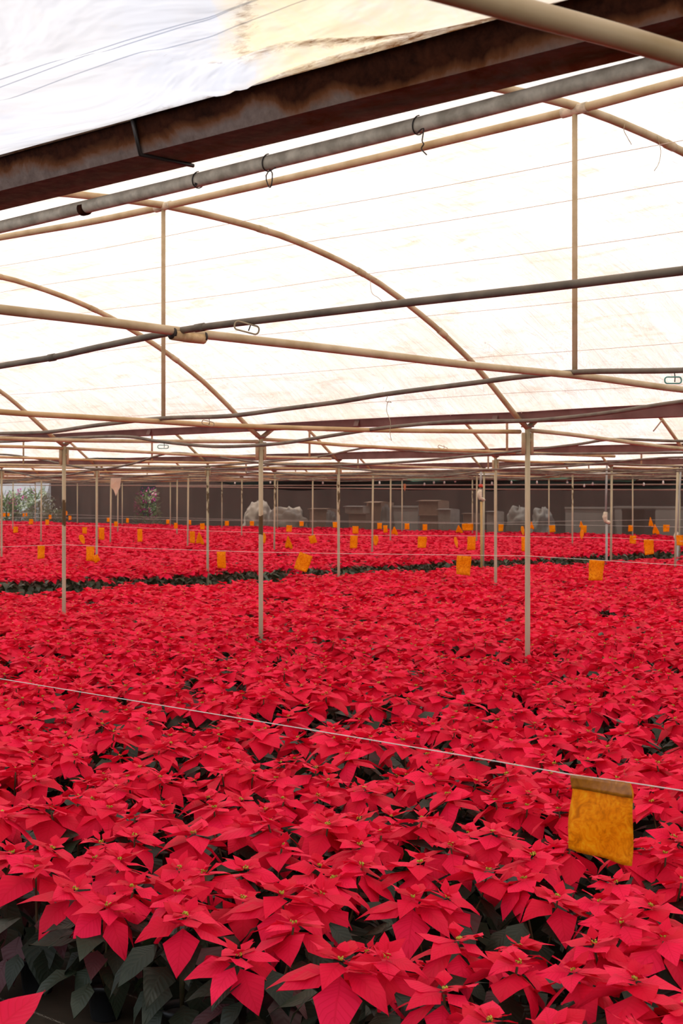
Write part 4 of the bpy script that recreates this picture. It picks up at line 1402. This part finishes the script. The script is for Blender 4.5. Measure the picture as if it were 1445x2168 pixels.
def head_leaves(r, size, q):
    """one bract head around the origin; q = detail 2 near, 1 middle, 0 far"""
    S = LeafSet()
    seg, ac = ((11, 5), (5, 3), (3, 3))[q]
    a0 = r.uniform(0, 6.28)
    rings = ((4, 0.058, 0.040, 0.65, 0.010, 1), (5, 0.104, 0.076, 0.18, 0.002, 0), (6, 0.154, 0.102, -0.30, -0.014, 0)) if q == 2 else \
            ((4, 0.088, 0.062, 0.32, 0.004, 0), (6, 0.150, 0.103, -0.14, -0.010, 0)) if q == 1 else ((6, 0.138, 0.092, 0.10, 0.0, 0),)
    for ri, (cnt_, L, w, el, z, mi) in enumerate(rings):
        for k in range(cnt_):
            az = a0 + ri * 0.55 + 6.283 * k / cnt_ + r.uniform(-0.42, 0.42)
            l = L * size * r.uniform(0.78, 1.12)
            V, U, F = leaf_arrays(l, w * size * r.uniform(0.85, 1.15), r.uniform(-1.0, -0.30) if ri == 2 else r.uniform(-0.9, -0.12), r.uniform(-0.08, 0.20), seg, ac, r, 0.003, 0.10 if r.random() < .2 else 0, r.uniform(0, 0.22))
            V = place(V + np.array([0.010 + 0.012 * (ri == 2), 0, 0]), el + r.uniform(-0.34, 0.26), az, (0, 0, z * size), r.uniform(-0.42, 0.42))
            S.add(V, U, F, mi if q == 2 else 0)
    return S


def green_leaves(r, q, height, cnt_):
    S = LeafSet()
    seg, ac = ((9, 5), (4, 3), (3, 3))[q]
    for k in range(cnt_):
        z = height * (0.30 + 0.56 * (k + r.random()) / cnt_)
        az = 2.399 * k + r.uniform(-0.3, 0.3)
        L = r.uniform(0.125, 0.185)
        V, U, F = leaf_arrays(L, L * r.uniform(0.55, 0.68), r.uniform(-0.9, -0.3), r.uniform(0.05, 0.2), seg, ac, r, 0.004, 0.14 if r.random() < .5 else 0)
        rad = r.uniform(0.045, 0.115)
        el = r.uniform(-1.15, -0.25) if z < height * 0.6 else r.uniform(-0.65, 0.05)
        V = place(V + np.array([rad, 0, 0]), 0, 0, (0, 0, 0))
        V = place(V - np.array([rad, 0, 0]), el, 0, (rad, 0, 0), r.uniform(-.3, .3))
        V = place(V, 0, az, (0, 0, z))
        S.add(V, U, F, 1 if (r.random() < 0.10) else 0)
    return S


def head_spots(r, nh, height):
    if nh == 1: return [(r.uniform(-.02, .02), r.uniform(-.02, .02), height)]
    a = r.uniform(0, 6.28)
    return [(0.115 * math.cos(a + 6.283 * k / nh + r.uniform(-.3, .3)), 0.115 * math.sin(a + 6.283 * k / nh + r.uniform(-.3, .3)), height + r.uniform(-0.045, 0.02)) for k in range(nh)]


POT_PROF = [(0.0, 0.0), (0.046, 0.0), (0.048, 0.004), (0.060, 0.098), (0.066, 0.100), (0.067, 0.116), (0.062, 0.117), (0.060, 0.100), (0.058, 0.096), (0.0, 0.098)]


def make_plant(seed, nh):
    r = random.Random(seed)
    root = empty('poinsettia', (0, 0, 0))
    H = 0.395
    MB().lathe(POT_PROF[:9], 20).build('pot', M['pot'], root)
    spots = head_spots(r, nh, H)
    st = MB()
    for (x, y, z) in spots:
        st.tube([(0, 0, 0.085), (x * 0.25, y * 0.25, 0.17), (x * 0.8, y * 0.8, z * 0.75), (x, y, z - 0.004)], [0.006, 0.005, 0.004, 0.0035], 6)
    V, U, F, MI = green_leaves(r, 2, H, 22 + 2 * nh).arrays()
    # leaf stalks
    st.build('stem', M['stem'], root)
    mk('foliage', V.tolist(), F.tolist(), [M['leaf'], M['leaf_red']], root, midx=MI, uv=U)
    for k, (x, y, z) in enumerate(spots):
        V, U, F, MI = head_leaves(r, r.uniform(0.88, 1.12) * (1.12 if nh == 1 else 1.0), 2).arrays()
        h = mk('flower_head', V.tolist(), F.tolist(), [M['bract'], M['bract_small']], root, (x, y, z), midx=MI, uv=U)
        h.rotation_euler = (r.uniform(-.2, .2), r.uniform(-.2, .2), 0)
        b = MB()
        for c in range(9):
            a, rr = r.uniform(0, 6.28), 0.010 * math.sqrt(r.random())
            b.lathe([(0.0, -0.005), (0.0020, -0.0035), (0.0027, 0.0), (0.0022, 0.0022), (0.0, 0.003)], 7, (rr * math.cos(a), rr * math.sin(a), 0.011 + r.uniform(0, 0.006)))
        b.build('flower_buds', M['bud'], h)
    return root


PROTO = [make_plant(100 + k, nh) for k, nh in enumerate((2, 1, 3, 2, 2, 2, 3, 2))]

# bed layout: staggered rows parallel to the gutters, first row at the edge of the walkway
SP_N, SP_M = 0.335, 0.365
spots = []
r = random.Random(5)
nrow = 0
n = 2.915
while n < WALLS_N - 0.55:
    off = (nrow % 2) * SP_M / 2
    m = -6.0 + off
    while m < 64:
        mm, nn = m + r.uniform(-.035, .035), n + r.uniform(-.035, .035)
        if nrow == 0: mm, nn = m, n
        m += SP_M
        if GAP_M0 + 1.5 * max(0.0, mnoise.noise(Vector((nn * 0.75, 3.3, 0)))) < mm < GAP_M1 - 0.6 * max(0.0, mnoise.noise(Vector((nn * 0.9, 8.3, 0)))): continue
        x, y, _ = W(mm, nn)
        if y < 2.2: continue
        px, py = proj((x, y, 0.42))
        inside = -40 < px < 1485 and py < 2260
        if nrow == 0 and -90 < px < 900: inside = True
        marg = (abs(x) < 0.2212 * y + 1.4)
        if not (inside or marg): continue
        if any(abs(mm - (M0 + i * POST_M)) < 0.07 and abs(nn - (ROW0 + j * BAY_N)) < 0.07 for j, i in POSTS): continue
        spots.append((y, mm, nn, px, py, inside))
    nrow += 1
    n += SP_N
spots.sort()
near = [s for s in spots if s[5]][:300]
near_set = set(id(s) for s in near)
rest = [s for s in spots if id(s) not in near_set]
print('plants', len(spots), 'near', len(near), 'depth of last', near[-1][0])


def undulate(m, n):
    return 0.030 * mnoise.noise(Vector((m * 0.9, n * 0.9, 0.3))) + 0.02 * mnoise.noise(Vector((m * 0.3, n * 0.3, 7.3)))


GROUP = 'potted poinsettias of the near flower bed'
edge_pots = []
for k, (y, m, n, px, py, _) in enumerate(near):
    rr = random.Random(int(m * 1000) * 31 + int(n * 1000))
    o = copy_tree(PROTO[rr.randrange(8)])
    o.location = W(m, n, 0)
    o.rotation_euler = (0, 0, rr.uniform(0, 6.283))
    s = 1.0 + undulate(m, n) * 2.2 + rr.uniform(-0.05, 0.06)
    if rr.random() < 0.16: s *= 0.80
    o.scale = (min(s, 1.08), min(s, 1.08), s)
    tag(o, 'potted red poinsettia in the closest, most crowded part of the flower bed', 'potted plant', GROUP)
    if abs(n - 2.915) < 0.001:
        ppx, ppy = proj((o.location.x, o.location.y, 0.05))
        edge_pots.append((ppx, o))
edge_pots.sort(key=lambda a: a[0])
for q, (ppx, o) in enumerate([e for e in edge_pots if -60 < e[0] < 900]):
    o['label'] = 'red poinsettia at the walkway edge, %s black pot from the left' % ORDW[q]
for p in PROTO:
    for ch in list(p.children_recursive): bpy.data.objects.remove(ch)
    bpy.data.objects.remove(p)

# one more plant across the walkway: only a bract reaches into the lower left corner
r = random.Random(77)
H = 0.415
loc = np.array([-0.788, 3.36, 0.0])
root = empty('poinsettia', tuple(loc))
MB().lathe(POT_PROF[:9], 20).build('pot', M['pot'], root)
MB().tube([(0, 0, .085), (0, 0, H)], [0.006, 0.004], 6).build('stem', M['stem'], root)
V, U, F, MI = green_leaves(r, 2, H, 12).arrays()
mk('foliage', V.tolist(), F.tolist(), [M['leaf'], M['leaf_red']], root, midx=MI, uv=U)
S = LeafSet()
for k in range(6):
    az = 0.74 + k * 6.283 / 6
    V, U, F = leaf_arrays(0.175 if k == 0 else 0.13, 0.140 if k == 0 else 0.08, -0.25, 0.12, 11, 5, r, 0.003, 0.22 if k == 0 else 0)
    S.add(place(V + np.array([0.012, 0, 0]), 0.62 if k == 0 else 0.05, az, (0, 0, 0), 0.05 if k == 0 else r.uniform(-.2, .2)), U, F, 0)
V, U, F, MI = S.arrays()
h = mk('flower_head', V.tolist(), F.tolist(), [M['bract'], M['bract_small']], root, (0, 0, H), midx=MI, uv=U)
b = MB()
for c in range(9):
    a, rr = r.uniform(0, 6.28), 0.010 * math.sqrt(r.random())
    b.lathe([(0.0, -0.006), (0.0032, 0.0), (0.0, 0.0035)], 7, (rr * math.cos(a), rr * math.sin(a), 0.013))
b.build('flower_buds', M['bud'], h)
tag(root, 'poinsettia across the walkway, one red bract reaching into the lower left corner', 'potted plant')

# everything beyond the nearest three hundred plants
def template(seed, q):
    r = random.Random(seed)
    nh = (2, 3, 2, 3)[seed % 4]
    H = 0.395
    S = LeafSet()
    for (x, y, z) in head_spots(r, nh, H):
        V, U, F, MI = head_leaves(r, r.uniform(0.92, 1.12), q).arrays()
        S.add(V + np.array([x, y, z]), U, F, 0)
        if q == 1:
            d = 0.010
            for c in range(3):
                o_ = np.array([x + r.uniform(-.006, .006), y + r.uniform(-.006, .006), z + 0.014])
                Vb = np.array([(d * .5, 0, 0), (0, d * .5, 0), (-d * .5, 0, 0), (0, -d * .5, 0), (0, 0, d * .5), (0, 0, -d * .5)]) + o_
                Fb = np.array([(0, 1, 4, 4), (1, 2, 4, 4), (2, 3, 4, 4), (3, 0, 4, 4)])
                S.add(Vb, np.zeros((6, 2)), Fb, 2)
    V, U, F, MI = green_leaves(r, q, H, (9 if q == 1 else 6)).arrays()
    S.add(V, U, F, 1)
    return S.arrays()


T1 = [template(400 + k, 1) for k in range(8)]
T0 = [template(500 + k, 0) for k in range(8)]
vs, us, fs, mis, k0 = [], [], [], [], 0
for (y, m, n, px, py, ins) in rest:
    rr = random.Random(int(m * 1000) * 31 + int(n * 1000))
    edge = abs(m - GAP_M1) < 0.5
    V, U, F, MI = (T1 if (y < 27 or edge) else T0)[rr.randrange(8)]
    s = 1.0 + undulate(m, n) * 2.2 + rr.uniform(-0.05, 0.06)
    if rr.random() < 0.12: s *= 0.82
    a = rr.uniform(0, 6.283)
    ca, sa = math.cos(a) * s, math.sin(a) * s
    P = V @ np.array([[ca, sa, 0], [-sa, ca, 0], [0, 0, s]]) + np.array(W(m, n, 0))
    vs.append(P.astype(np.float32)); us.append(U.astype(np.float32)); fs.append(F + k0); mis.append(MI); k0 += len(V)
V = np.concatenate(vs); U = np.concatenate(us); F = np.concatenate(fs); MI = np.concatenate(mis)
tri = F[:, 2] == F[:, 3]
cnts = np.where(tri, 3, 4)
flat = F.ravel()[np.stack([np.ones_like(tri), np.ones_like(tri), np.ones_like(tri), ~tri], -1).ravel().astype(bool)]
me = bpy.data.meshes.new('poinsettia_field')
me.vertices.add(len(V)); me.vertices.foreach_set('co', V.ravel())
me.loops.add(len(flat)); me.loops.foreach_set('vertex_index', flat.astype(np.int32))
me.polygons.add(len(F))
me.polygons.foreach_set('loop_start', np.concatenate([[0], np.cumsum(cnts)[:-1]]).astype(np.int32))
me.polygons.foreach_set('material_index', MI.astype(np.int32))
me.polygons.foreach_set('use_smooth', np.ones(len(F), dtype=bool))
for mt_ in (M['bract'], M['leaf_far'], M['bud']): me.materials.append(mt_)
ul = me.uv_layers.new(name='UVMap')
ul.data.foreach_set('uv', U[flat].ravel())
me.update(calc_edges=True)
me.validate()
o = bpy.data.objects.new('poinsettia_field', me)
COL.objects.link(o)
tag(o, 'sea of red poinsettias filling the beds beyond the near plants up to the net', 'flower field', kind='stuff')
print('field verts', len(V))
